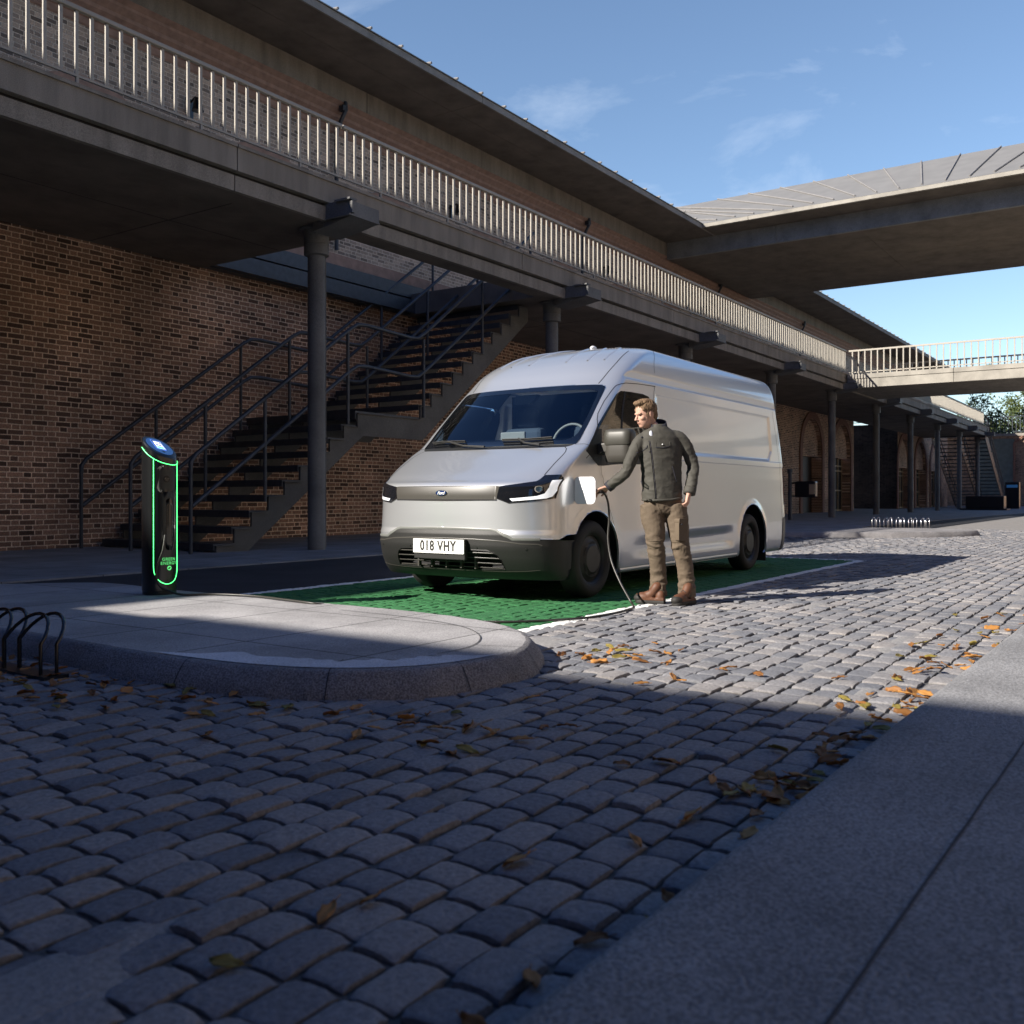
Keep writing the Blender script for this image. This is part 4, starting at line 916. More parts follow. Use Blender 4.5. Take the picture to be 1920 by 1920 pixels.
def offs(X,z):
    "side displacement, metres outward"
    o=0
    # recessed side panel
    def box(x0,x1,z0,z1,b):
        return sm(x0,x0+b,X)*(1-sm(x1-b,x1,X))*sm(z0,z0+b,z)*(1-sm(z1-b,z1,z))
    xr=12.66-max(0,(1.56-z))*.9 if z<1.56 else 12.66
    o-=.016*sm(9.19,9.23,X)*(1-sm(xr-.04,xr,X))*sm(1.41,1.445,z)*(1-sm(2.00,2.03,z))
    # gutter
    g=sm(8.15,8.6,X)
    o+=g*(-.030*sm(2.125,2.15,z)+.026*sm(2.15,2.225,z))
    # belt ledge
    o+=.007*sm(1.33,1.345,z)*(1-sm(1.40,1.415,z))*sm(9.16,9.3,X)
    # lower scoop between the wheels
    s=sm(8.35,9.3,X)*(1-sm(11.0,11.35,X))
    zc=.60+.05*(X-8.4)/3
    o-=s*.035*sm(zc-.03,zc-.16,z)*(1-sm(.42,.30,z)) if z<zc else 0
    # wheel arch flares
    for cx in (7.81,11.87):
        r=math.hypot(X-cx,z-.37)
        o+=.014*(1-sm(.47,.56,r)) if cx>10 else .006*(1-sm(.46,.54,r))
    return o
def S(s,t):
    z,w,xf,D,xr,n=lvl(t)
    dr=DR
    if s<=1:
        ph=s*math.pi/2
        y=w*math.sin(ph)**(2/n);X=xf+D*(1-max(math.cos(ph),0)**(2/n))
        o=offs(X,z)*sm(.8,1,s)
        return (X,CY-y-o,z)
    if s<=2:
        X=xf+D+(s-1)*(xr-dr-xf-D)
        return (X,CY-w-offs(X,z),z)
    ph=(s-2)*math.pi/2
    y=w*max(math.cos(ph),0)**(2/4.);X=xr-dr+dr*math.sin(ph)**(2/4.)
    o=offs(X,z)*(1-sm(2,2.15,s))
    return (X,CY-y-o,z)
def s_of_X(X,t):
    z,w,xf,D,xr,n=lvl(t)
    if X<xf+D:
        c=1-(X-xf)/D
        c=min(max(c,0),1)
        return math.acos(c**(n/2))/(math.pi/2)
    return 1+(X-xf-D)/(xr-DR-xf-D)

def nrm(s,t):
    e=.004; s0=min(max(s,e),3-e) ; t0=min(max(t,.02),N_L-1-.02)
    a=Vector(S(s0+e,t0))-Vector(S(s0-e,t0)); b_=Vector(S(s0,t0+.015))-Vector(S(s0,t0-.015))
    n=a.cross(b_)
    if n.length<1e-12: n=Vector((0,0,1))
    n.normalize()
    if s<=e: n.y=0; n.normalize()
    return n
_p=Vector(S(1.5,8)); _n=nrm(1.5,8); NS=-1 if _n.y>0 else 1
def surf(s,t,off=0,m=1):
    p=Vector(S(s,t)); n=nrm(s,t)*NS; q=p+n*off
    if m<0: q.y=2*CY-q.y; n=Vector((n.x,-n.y,n.z))
    return q,n
def sz(X,z): t=t_of_z(z); return (s_of_X(X,t),t)
VAN=empty('panel_van',(7.8,CY,0),'silver high roof panel van parked in the green bay, charging flap open','van')
def panel(name,polys,mat,off=0,parent=VAN,ds=(.03,.02),dt=.25,mir=(1,),rim=.012,holes=(),sp0=1.0,weld=False,sub=None):
    """polys: list of outlines in (s,t); cut on a grid and laid on the body surface"""
    bm=bmesh.new(); edges=[]
    for pl in list(polys)+list(holes):
        vs=[bm.verts.new((p[0],p[1],0)) for p in pl]
        for i in range(len(vs)): edges.append(bm.edges.new((vs[i],vs[(i+1)%len(vs)])))
    bmesh.ops.triangle_fill(bm,edges=edges,use_beauty=True)
    xs=[v.co.x for v in bm.verts]; ys=[v.co.y for v in bm.verts]
    cuts=[]
    s_=math.ceil(min(xs)/ds[0])*ds[0]
    s_=0.
    while s_<3:
        s_+= ds[0] if s_<.999 or s_>=1.999 else ds[1]
        if min(xs)<s_<max(xs): cuts.append((s_,0))
    t=0.
    while t<N_L:
        t+=dt
        if min(ys)<t<max(ys): cuts.append((t,1))
    for c,ax in cuts:
        bmesh.ops.bisect_plane(bm,geom=bm.verts[:]+bm.edges[:]+bm.faces[:],plane_co=(c,c,0),plane_no=((1,0,0) if ax==0 else (0,1,0)),dist=1e-6)
    import bisect
    cs=sorted(c for c,ax in cuts if ax==0); ct=sorted(c for c,ax in cuts if ax==1)
    key={}
    for f in bm.faces:
        c=f.calc_center_median(); key[f]=(bisect.bisect(cs,c.x),bisect.bisect(ct,c.y))
    de=[e for e in bm.edges if len(e.link_faces)==2 and key[e.link_faces[0]]==key[e.link_faces[1]]]
    bmesh.ops.dissolve_edges(bm,edges=de,use_verts=False,use_face_split=False)
    dv=[]
    for v in bm.verts:
        if len(v.link_edges)==2:
            a,b_=[(e.other_vert(v).co-v.co).normalized() for e in v.link_edges]
            if a.dot(b_)<-.999999: dv.append(v)
    bmesh.ops.dissolve_verts(bm,verts=dv)
    bm.verts.index_update(); bm.edges.index_update()
    V=[(v.co.x,v.co.y) for v in bm.verts]; Fc=[[v.index for v in f.verts] for f in bm.faces]
    bd=[(e.verts[0].index,e.verts[1].index) for e in bm.edges if len(e.link_faces)==1 and not (abs(e.verts[0].co.x)<1e-5 and abs(e.verts[1].co.x)<1e-5)]
    bm.free()
    out=[]; offv=wloc(parent)
    allV=[];allF=[];allN=[]
    for m in mir:
        P=[];Nn=[]
        for s_,t_ in V:
            q,n=surf(s_,t_,off,m); P.append(q-offv); Nn.append(n)
        k=len(allV); allV+=P; allN+=Nn; allF+=[[i+k for i in (f if m>0 else f[::-1])] for f in Fc]
        if rim:
            idx={}
            for a,b_ in bd:
                for i in (a,b_):
                    if i not in idx:
                        idx[i]=len(allV); allV.append(P[i]-Nn[i]*rim); allN.append(None)
                allF.append([a+k,b_+k,idx[b_],idx[a]])
    me=bpy.data.meshes.new(name); me.from_pydata(allV,[],allF); me.materials.append(mat)
    # orient so faces look outwards
    me.polygons.foreach_set('use_smooth',[True]*len(me.polygons)); me.update()
    nm=[ (n if n is not None else None) for n in allN]
    fn=[]
    loopn=[]
    for p in me.polygons:
        vn=[allN[i] for i in p.vertices]
        rimf=any(x is None for x in vn)
        if rimf:
            for i in p.vertices: loopn.append(tuple(p.normal))
        else:
            for i in p.vertices: loopn.append(tuple(allN[i]))
    # flip polygons whose geometric normal disagrees
    bm=bmesh.new(); bm.from_mesh(me); bm.faces.ensure_lookup_table(); fl=[]
    for f in bm.faces:
        ns=[allN[v.index] for v in f.verts]
        if all(x is not None for x in ns):
            if f.normal.dot(sum(ns,Vector()))<0: fl.append(f)
    bmesh.ops.reverse_faces(bm,faces=fl); bm.to_mesh(me); bm.free(); me.update()
    loopn=[]
    for p in me.polygons:
        rimf=any(allN[i] is None for i in p.vertices)
        for i in p.vertices: loopn.append(tuple(p.normal) if rimf else tuple(allN[i]))
    me.polygons.foreach_set('use_smooth',[True]*len(me.polygons))
    me.normals_split_custom_set(loopn)
    o=bpy.data.objects.new(name,me); col.objects.link(o); o.parent=parent; return o
def ribbon(name,pts,w_,mat,off=.0015,parent=VAN,mir=(1,),n=10,lift=0):
    if len(mir)>1:
        for m in mir: ribbon(name,pts,w_,mat,off,parent,(m,),n,lift)
        return
    return ribbon1(name,pts,w_,mat,off,parent,mir,n,lift)
def ribbon1(name,pts,w_,mat,off=.0015,parent=VAN,mir=(1,),n=10,lift=0):
    "thin strip along a polyline in (s,t)"
    P=[]
    for i in range(len(pts)-1):
        for k in range(n): u=k/n; P.append((pts[i][0]+(pts[i+1][0]-pts[i][0])*u,pts[i][1]+(pts[i+1][1]-pts[i][1])*u))
    P.append(pts[-1]); q=MB()
    for m in mir:
        C=[surf(s_,t_,off,m) for s_,t_ in P]; A=[];B_=[]
        for i,(p,nn) in enumerate(C):
            d=(C[min(i+1,len(C)-1)][0]-C[max(i-1,0)][0]).normalized(); sdv=d.cross(nn).normalized()*w_*.5
            A.append(p+sdv); B_.append(p-sdv)
        if lift: q.rings([[a-C[i][1]*.004 for i,a in enumerate(A)],[c[0]+c[1]*lift for c in C],[a-C[i][1]*.004 for i,a in enumerate(B_)]],closed=False,cap=False)
        else: q.rings([A,B_],closed=False,cap=False)
    return q.build(name,mat,parent,smooth=bool(lift))
def paint():
    m,nt,b=newmat('silver_paint'); b.inputs['Base Color'].default_value=(.735,.755,.775,1); b.inputs['Metallic'].default_value=.76; b.inputs['Roughness'].default_value=.33
    b.inputs['Coat Weight'].default_value=1; b.inputs['Coat Roughness'].default_value=.06; b.inputs['Coat IOR'].default_value=1.5
    n=nt.nodes.new('ShaderNodeTexNoise'); n.inputs['Scale'].default_value=2.2; n.inputs['Detail'].default_value=6; g=nt.nodes.new('ShaderNodeNewGeometry'); nt.links.new(g.outputs['Position'],n.inputs['Vector'])
    r=ramp(nt,[(.3,(.27,)*3),(.7,(.33,)*3)]); return m
def glass(name,tint,refl=.9):
    m=bpy.data.materials.new(name); m.use_nodes=True; nt=m.node_tree; nt.nodes.clear(); N=nt.nodes.new; Lk=nt.links.new
    o=N('ShaderNodeOutputMaterial'); t=N('ShaderNodeBsdfTransparent'); t.inputs[0].default_value=(*tint,1); gl=N('ShaderNodeBsdfGlossy'); gl.inputs['Roughness'].default_value=.015; gl.inputs[0].default_value=(.9,.95,1,1)
    f=N('ShaderNodeFresnel'); f.inputs[0].default_value=1.55; mu=N('ShaderNodeMath'); mu.operation='MULTIPLY'; mu.inputs[1].default_value=refl*1.6; mu.use_clamp=True; ms=N('ShaderNodeMixShader')
    Lk(f.outputs[0],mu.inputs[0]); Lk(mu.outputs[0],ms.inputs[0]); Lk(t.outputs[0],ms.inputs[1]); Lk(gl.outputs[0],ms.inputs[2]); Lk(ms.outputs[0],o.inputs[0]); return m
M['paint']=paint(); M['plastic']=plain('bumper_plastic',(.019,.019,.018),.5,bump=.1,bscale=900,var=.05,spec=.35)
M['plastic2']=plain('grille_band',(.058,.054,.047),.38,var=.04); M['gap']=plain('panel_gap',(.01,.01,.012),.8)
M['gls']=glass('windscreen_glass',(.62,.72,.78)); M['glsd']=glass('tinted_side_glass',(.10,.11,.12)); M['frit']=plain('black_glass_border',(.004,.005,.007),.06,coat=1,spec=.8)
M['lip']=plain('lip_grey',(.16,.165,.155),.4); M['lampdark']=plain('headlamp_dark',(.008,.009,.012),.05,coat=1,spec=.8); M['drl']=plain('light_guide_white',(.85,.87,.9),.25,coat=1,emit=(1,1,1),es=.25)
M['tyre']=plain('tyre_rubber',(.022,.021,.02),.75,bump=.2,bscale=200); M['hub']=plain('hub_cover',(.018,.018,.017),.45); M['inner']=plain('cabin_grey',(.045,.048,.055),.8); M['seat']=plain('seat_cloth',(.06,.075,.10),.9); M['trim']=plain('cabin_trim_light',(.30,.28,.25),.6)
# ---- outlines in (s,t)
def arch(cx,r,n=22,rev=False,zc=.37):
    pts=[]
    for k in range(n+1):
        a=math.pi*k/n; X=cx-r*math.cos(a); z=zc+r*math.sin(a); pts.append(sz(X,max(z,.2)))
    return pts
fr=[sz(7.81-.44,.2)]+arch(7.81,.44)+[sz(7.81+.44,.2)]
rr_=[sz(11.87-.475,.2)]+arch(11.87,.475)+[sz(11.87+.475,.2)]
low=[(0,6.0),(.08,5.98),(.1559,5.947),(.2725,5.912),(.312,5.763),(.3735,5.139),(.433,4.69),(.675,4.66),(.9,4.6)]
archf=[p for p in fr if p[1]>4.57 or p[0]>1.05]
k0=next(i for i,p in enumerate(fr) if p[1]>=4.5)
ws=[(0,15.78),(.25,15.80),(.5,15.80),(.60,15.76),(.635,15.80),(.66,16.2),(.672,17.5),(.665,18.8),(.645,19.08),(.59,19.26),(.5,19.33),(.25,19.38),(0,19.40)]
wsin=[(0,16.35),(.25,16.32),(.45,16.30),(.55,16.38),(.585,16.7),(.60,17.5),(.60,18.5),(.585,18.78),(.52,18.88),(.25,18.93),(0,18.95)]
win=[(.985,14.9),(.87,17.1),(.888,17.62),(.919,18.356),(.9417,18.682),(1.0,18.86)]+[sz(8.62,1.999),sz(8.9,2.0),sz(9.02,1.985),sz(9.07,1.93),sz(9.08,1.85),sz(9.08,1.38),sz(9.05,1.31),sz(8.98,1.275),sz(8.3,1.262),sz(7.95,1.236),(1.075,12.85)]
gr=[(0,3.50),(.1513,3.464),(.2667,3.393),(.3053,3.108),(.3312,2.597),(.3441,1.95),(.12,1.85),(0,1.85)]
wopen=[(.93,17.0),(.93,17.62),(.955,18.3),(1.0,18.72),sz(8.6,1.96),sz(8.95,1.95),sz(9.02,1.90),sz(9.03,1.80),sz(9.03,1.36),sz(8.2,1.31),sz(8.02,1.33)]
NL1=N_L-1-.01
body=low+fr[k0:]+rr_+[(2,0),(3,0),(3,NL1),(0,NL1)]+[(0,19.40)]+ws[::-1][1:]
def dedupe(P):
    o=[P[0]]
    for p in P[1:]:
        if abs(p[0]-o[-1][0])+abs(p[1]-o[-1][1])>1e-4: o.append(p)
    if abs(o[0][0]-o[-1][0])+abs(o[0][1]-o[-1][1])<1e-4: o.pop()
    return o
body=dedupe(body)
panel('body',[body],M['paint'],0,ds=(.025,.0045),dt=.125,mir=(1,-1),holes=[wopen],rim=.02)
bump=dedupe([(0,0.0),(1.0,0.0)]+[sz(7.81-.445,.22)]+fr[1:k0][::1]+low[::-1])
panel('front_bumper',[bump],M['plastic'],-.002,ds=(.025,.01),dt=.2,mir=(1,-1),holes=[],rim=.02) if False else panel('front_bumper',[dedupe([(0,0.0),(1.0,0.0)]+[p for p in fr[1:k0]]+low[::-1][:-1]+[(0,6.0),(0,3.50)]+gr[1:-1]+[(0,1.85)])],M['plastic'],-.001,ds=(.025,.01),dt=.2,mir=(1,-1),rim=.03)
# upper bumper shelf catches the light: a soft step below the white panel
lip2=[(0,5.9),(.156,5.86),(.272,5.80),(.312,5.62),(.36,5.05),(.30,4.72),(0,4.78)]
# panels
lin=[(0,5.0),(1.14,5.0),(1.14,26.5),(0,26.5)]
panel('cab_lining',[dedupe([(0,9.5),(1.14,9.5),(1.14,25.),(0,25.),(0,19.5)]+[(a,b_) for a,b_ in ws[::-1][1:]])],M['inner'],-.05,ds=(.05,.02),dt=.5,mir=(1,-1),holes=[wopen],rim=0)
panel('windscreen',[ws],M['gls'],.001,mir=(1,-1),rim=0,dt=.5)
panel('windscreen_border',[dedupe(ws+wsin[::-1])],M['frit'],.0025,mir=(1,-1),rim=0,dt=.5)
panel('side_window',[win],M['glsd'],.002,mir=(1,),rim=.004,dt=.5)
panel('side_window',[win],M['gls'],.002,mir=(-1,),rim=.004,dt=.5)
tri=[(.985,14.9),(.87,17.1),(.93,16.9),(1.005,16.9),(1.045,15.6),(1.075,15.3),sz(8.2,1.36),sz(9.08,1.37),sz(9.05,1.31),sz(8.98,1.275),sz(8.3,1.262),sz(7.95,1.236),(1.075,12.85)]
for m in (1,-1): panel('window_trim',[tri],M['plastic'],.006,mir=(m,),rim=.006,dt=.5)
ribbon('window_divider',[sz(8.50,1.99),sz(8.50,1.37)],.035,M['gap'],.004,mir=(1,-1))
# headlamps
hl=[(.3334,9.167),(.6149,10.43),(.6482,11.58),(.8499,11.69),(.9268,11.089),(.90,9.6),(.86,8.3),(.8374,7.857),(.3998,7.599),(.3162,7.86)]
drl=[(.4088,7.845),(.637,8.0),(.7139,8.279),(.7606,8.948),(.778,10.657),(.9018,11.0),(.8525,8.586),(.80,7.98),(.73,7.86),(.43,7.70)]
for m in (1,-1):
    h=panel('headlight',[hl],M['lampdark'],.004,mir=(m,),rim=.012,dt=.2)
    panel('daytime_light',[drl],M['drl'],.0065,mir=(m,),rim=0,dt=.2,parent=h)
    panel('projector_bezel',[[(.655+.040*math.cos(2*math.pi*k/20),8.78+.42*math.sin(2*math.pi*k/20)) for k in range(20)]],M['trim'],.005,mir=(m,),rim=0,dt=.2,parent=h); panel('projector_lens',[[(.655+.031*math.cos(2*math.pi*k/20),8.78+.32*math.sin(2*math.pi*k/20)) for k in range(20)]],M['glassblue'],.0075,mir=(m,),rim=.002,dt=.2,parent=h)
    ribbon('chrome_line',[hl[-1],hl[-2],hl[-3],hl[-4],hl[5],hl[4]],.006,M['chrome'],.006,mir=(m,),parent=h)
# grille band with oval badge
panel('front_band',[dedupe([(0,7.70),(.3,7.74),(.318,7.84),(.332,9.2),(.3,9.25),(0,9.30)])],M['plastic2'],.003,mir=(1,-1),rim=.01,dt=.2)
for a,b_ in ((7.74,7.80),(9.15,9.22)): panel('band_groove',[[(0,a),(.315,a),(.315,b_),(0,b_)]],M['gap'],.0045,mir=(1,-1),rim=0,dt=.2)
M['navy']=plain('badge_blue',(.01,.03,.13),.15,coat=1); 
zb=.978; xb=surf(0,t_of_z(zb))[0].x
q=MB(); q.rings([[(xb-.004-d,CY+.064*k_*math.cos(2*math.pi*k/40),zb+.026*k_*math.sin(2*math.pi*k/40)) for k in range(40)] for d,k_ in ((0,1),(.007,1),(.009,.96))]); bd=q.build('badge',M['chrome'],VAN,smooth=True,autos=40)
q=MB(); q.rings([[(xb-.013-d,CY+.060*k_*math.cos(2*math.pi*k/40),zb+.0225*k_*math.sin(2*math.pi*k/40)) for k in range(40)] for d,k_ in ((0,1),(.002,.97))]); q.build('badge_field',M['navy'],bd,smooth=True,autos=40)
M['white']=plain('white_plastic',(.8,.8,.8),.3)
me=text_mesh('Ford',.042,shear=.35,ext=.0008,bold=.0006,space=.86); place_text(me,frame((xb-.0165,CY,zb-.001),(0,-1,0),(0,0,1)),M['white'],bd,'lettering',1.12)
# number plate
q=MB(); q.add([(6.752,CY+a,.4975+b_) for a,b_ in rrect(-.292,.292,-.064,.064,.008)]+[(6.742,CY+a,.4975+b_) for a,b_ in rrect(-.292,.292,-.064,.064,.008)],[tuple(range(24)),tuple(range(24,48))]+[(i,(i+1)%24,24+(i+1)%24,24+i) for i in range(24)])
pl=q.build('number_plate',plain('plate_white',(.80,.80,.77),.35,var=.02),VAN)
me=text_mesh('018 VHY',.126,ext=.0006,bold=.0034,space=1.12); place_text(me,frame((6.7405,CY+.004,.4965),(0,-1,0),(0,0,1)),plain('plate_black',(.02,.018,.016),.5),pl,'lettering',.80)
q=MB(); q.box(6.755,6.80,CY-.295,CY+.295,.378,.563,.008); q.build('plate_holder',M['plastic'],VAN)
# grille interior, louvres and struts
q=MB(); q.prism([(CY-.66,.30),(CY-.66,.50),(CY+.66,.50),(CY+.66,.30)],'x',6.99,7.0); q.build('radiator',M['dark'],VAN)
for zz in (.445,.40,.352,.31):
    ribbon('grille_bar',[(0,t_of_z(zz)),(.15,t_of_z(zz)-.02),(.325,t_of_z(zz)-.05)],.010,M['plastic2'],-.006,mir=(1,-1),lift=.002)
for yy in (-.33,-.17,0.,.17,.33): q=MB(); q.box(6.86,6.90,CY+yy-.008,CY+yy+.008,.30,.46); q.build('grille_strut',M['plastic2'],VAN)
for yy in (-.50,.50): q=MB(); q.box(7.03,7.04,CY+yy-.16,CY+yy+.16,.30,.47); q.build('grille_mesh',M['plastic'],VAN)
ribbon('lower_lip',[(0,1.66),(.16,1.66),(.33,1.66),(.5,1.78),(.65,1.98)],.010,M['plastic2'],.0,mir=(1,-1),lift=.003)  # lighter plastic strip paints the highlight along the lip
ribbon('pocket_edge',[(.695,2.1),(.712,2.4),(.712,3.2),(.70,3.85),(.69,3.95)],.006,M['gap'],.001,mir=(1,-1))
ribbon('body_lip',low[:-1],.030,M['lip'],.002,mir=(1,-1),lift=.004)
ribbon('bumper_crease',[(0,4.62),(.16,4.58),(.33,4.45),(.50,4.15),(.66,4.10),(.70,3.95)],.016,M['plastic2'],.0005,mir=(1,-1),lift=.004)
for m in (1,-1):
    for s_,t_ in ((.1783,3.726),(.5438,3.672)):
        p,n=surf(s_,t_,.001,m); q=MB(); q.tube([p-n*.004,p+n*.002],.011,14); q.build('parking_sensor',M['hub'],VAN)
# soft body lip under the white panel
panel('body_lip',[dedupe([(0,6.0),(.1559,5.947),(.2725,5.912),(.312,5.763),(.3735,5.139),(.433,4.69),(.42,4.66),(.36,4.95),(.30,5.50),(.26,5.62),(0,5.72)])],M['fascia'],-.001,mir=(1,-1),rim=0,dt=.2) if False else None
# panel gaps
ribbon('bonnet_gap',[(.6422,11.6),(.6402,12.5),(.6308,13.82),(.6174,14.34),(.58,14.8),(.5424,15.0),(.54,15.5)],.007,M['gap'],mir=(1,-1))
panel('cowl',[dedupe([(0,15.0),(.3,15.03),(.54,15.1),(.6,15.5),(.62,15.78),(.25,15.80),(0,15.78)])],M['plastic'],.002,mir=(1,-1),rim=.004,dt=.3)
ribbon('pillar_gap',[(.63,15.75),(.80,15.8),(.97,15.5)],.005,M['gap'],mir=(1,-1))
ribbon('door_gap',[(1.02,13.6),(1.0286,16.19),(.93,16.7),(.8916,17.03),(.7924,17.39),(.75,17.69),(.7506,18.31),(.7887,18.81),(.8251,19.23),(.90,19.42),(.9657,19.5),(1.0562,19.765),sz(9.2,2.108)],.007,M['gap'],mir=(1,-1))
ribbon('door_gap',[(1.0286,16.19),(1.0798,13.0),(1.1058,11.3),sz(8.03,.9),sz(8.14,.66)],.006,M['gap'],.0085,mir=(1,-1))
ribbon('roof_gap',[sz(9.45,2.53),sz(9.22,2.25)],.005,M['gap'],mir=(1,-1)); ribbon('door_gap',[sz(9.19,2.11),sz(9.16,2.05),sz(9.14,1.3),sz(9.13,.22)],.006,M['gap'],mir=(1,-1))
ribbon('rear_gap',[sz(12.80,2.1),sz(12.93,1.3),sz(12.95,.24)],.006,M['gap'],mir=(1,-1))
ribbon('roof_gap',[(.5309,19.45),(.5995,21.73),(.61,23.7)],.008,M['gap'],mir=(1,-1))
ribbon('sill_trim',[sz(8.29,.222),sz(9.5,.225),sz(11.36,.225)],.045,M['paint'],.004,mir=(1,-1),lift=.016)
for s_ in (.10,.27,.43):
    ribbon('roof_rib',[(s_,22.2),(s_*1.05,24.0),(s_*1.1,25.5),(s_*1.15,26.6),(s_*1.2,27.6)],.035,M['paint'],.0,mir=(1,-1),lift=.010)
for m in (1,-1): panel('rear_corner_bumper',[dedupe([sz(12.90,.21),sz(13.03,.21),(2.05,.3),(2.4,.3),(2.4,6.0),(2.05,6.0),sz(13.03,.655)])],M['plastic2'],.006,mir=(m,),rim=.01,dt=.5)
for m in (1,-1): panel('tail_light',[dedupe([(2.03,7.2),(2.25,7.2),(2.25,14.4),(2.03,14.4)])],plain('red_lens',(.35,.01,.01),.1,coat=1),.004,mir=(m,),rim=.008,dt=.5)
# wipers
def onws(s_,t_,m,off): return surf(s_,t_,off,m)[0]
for pts,arm,m1 in (([(.016,16.22,1),(.1636,16.20,1),(.34,16.25,1)],[(.2873,15.1,1),(.15,15.75,1),(.09,16.25,1)],1),([(.50,16.2,-1),(.36,16.25,-1),(.1384,16.22,-1)],[(.0056,15.05,-1),(.12,15.5,-1),(.30,16.25,-1)],-1)):
    q=MB(); q.tube([onws(a,b_,m_,.018) for a,b_,m_ in pts],.009,6); q.tube([onws(a,b_,m_,.035) for a,b_,m_ in pts],.006,6); wp=q.build('wiper',M['plastic'],VAN)
    q=MB(); q.tube([onws(a,b_,m_,.03) for a,b_,m_ in arm],.011,6); q.build('wiper_arm',M['plastic'],wp)
# camera pod behind the screen
p,n=surf(0,18.75,-.012); q=MB(); q.prism([(CY-.13,-.02),(CY-.09,-.075),(CY+.09,-.075),(CY+.13,-.02),(CY+.13,.03),(CY-.13,.03)],'x',0,.06)
q.v=[(p.x+v[0]+.02+(-v[2])*-.9,v[1],p.z+v[2]) for v in q.v]; q.build('camera_pod',M['frit'],VAN)
# wheels
def wheel(cx,y0,side):
    e=bpy.data.objects.new('wheel',None); col.objects.link(e); e.parent=VAN; e.location=Vector((cx,y0,.362))-wloc(VAN); e.empty_display_size=.1
    prof=[(.215,.20),(.225,.06),(.235,.02),(.262,.004),(.30,.0),(.335,.012),(.352,.03),(.361,.05),(.363,.11),(.361,.175),(.345,.205),(.30,.225),(.23,.22)]
    q=MB(); q.rings([[(cx+r_*math.cos(2*math.pi*k/64),y0+side*a,.362+r_*math.sin(2*math.pi*k/64)) for k in range(64)] for r_,a in prof],cap=False); q.build('tyre',M['tyre'],e,smooth=True,autos=50)
    pr2=[(.236,.020),(.225,.030),(.215,.050),(.20,.045),(.165,.028),(.16,.030),(.135,.022),(.125,.012),(.06,.010),(.0001,.012)]
    q=MB(); q.rings([[(cx+r_*math.cos(2*math.pi*k/64),y0+side*a,.362+r_*math.sin(2*math.pi*k/64)) for k in range(64)] for r_,a in pr2],cap=False); q.build('hub_cover',M['hub'],e,smooth=True,autos=30)
    q=MB()
    for k in range(6):
        A=[];B_=[]
        for j in range(7):
            a=2*math.pi*k/6+R(12)+R(34)*j/6; A.append((cx+.158*math.cos(a),y0+side*.0215,.362+.158*math.sin(a))); B_.append((cx+.143*math.cos(a),y0+side*.0205,.362+.143*math.sin(a)))
        q.rings([A,B_],closed=False,cap=False)
    q.build('vent_slots',M['dark'],e)
NY=CY-1.032
for cx in (7.81,11.87):
    wheel(cx,NY+.022,1); wheel(cx,2*CY-NY-.022,-1)
# wheel housings, underbody, mud flap
for cx,r_ in ((7.81,.462),(11.87,.50)):
    for y0,y1 in ((NY+.015,NY+.36),(2*CY-NY-.36,2*CY-NY-.015)):
        q=MB(); q.rings([[(cx-r_*math.cos(math.pi*k/16),y,.37+r_*math.sin(math.pi*k/16) if 0<k<16 else .2) for k in range(17)] for y in (y0,y1)],closed=False,cap=False)
        yy=y1 if y0<CY else y0; q.add([(cx-r_,yy,.2)]+[(cx-r_*math.cos(math.pi*k/16),yy,.37+r_*math.sin(math.pi*k/16)) for k in range(17)]+[(cx+r_,yy,.2)],[tuple(range(19))]); q.build('wheel_housing',M['dark'],VAN)
q=MB(); q.box(7.3,12.9,NY+.36,2*CY-NY-.36,.19,.40); q.box(8.3,11.35,NY+.06,2*CY-NY-.06,.20,.30); q.box(7.12,7.35,NY+.3,2*CY-NY-.3,.21,.3); q.build('underbody',M['dark'],VAN)
q=MB(); q.box(12.42,12.44,NY+.03,NY+.28,.09,.36); q.build('mud_flap',M['tyre'],VAN); q=MB(); q.box(8.33,8.35,NY+.03,NY+.26,.12,.30); q.build('mud_flap',M['tyre'],VAN)
# cabin
q=MB(); q.box(9.2,9.24,CY-.88,CY+.88,.5,2.1); q.build('bulkhead',M['inner'],VAN)
q=MB(); q.prism([(7.70,1.20),(7.70,1.36),(7.95,1.43),(8.10,1.40),(8.16,1.1)],'y',CY-.93,CY+.93); q.build('dashboard',M['inner'],VAN)
q=MB(); q.box(8.0,8.03,CY-.10,CY+.20,1.44,1.60,.01); q.box(7.93,8.03,CY-.62,CY-.40,1.42,1.50,.02); q.build('display',M['trim'],VAN)
q=MB(); c_=Vector((8.17,CY-.52,1.50)); q.tube([c_+Vector((.07*math.sin(a)*1,.185*math.cos(a),.17*math.sin(a))) for a in np.linspace(0,2*math.pi,30)],.014,8,cap=False); q.tube([c_+Vector((0,-.17,0)),c_+Vector((0.02,0,-.03)),c_+Vector((0,.17,0))],.014,6); q.build('steering_wheel',M['trim'],VAN,smooth=True)
for yy in (CY-.52,CY+.30):
    q=MB(); q.box(8.55,8.70,yy-.24,yy+.24,1.0,1.68,.05); q.box(8.60,8.70,yy-.13,yy+.13,1.70,1.90,.04); q.box(8.2,8.7,yy-.25,yy+.25,.95,1.08,.04); q.build('seat',M['seat'],VAN)
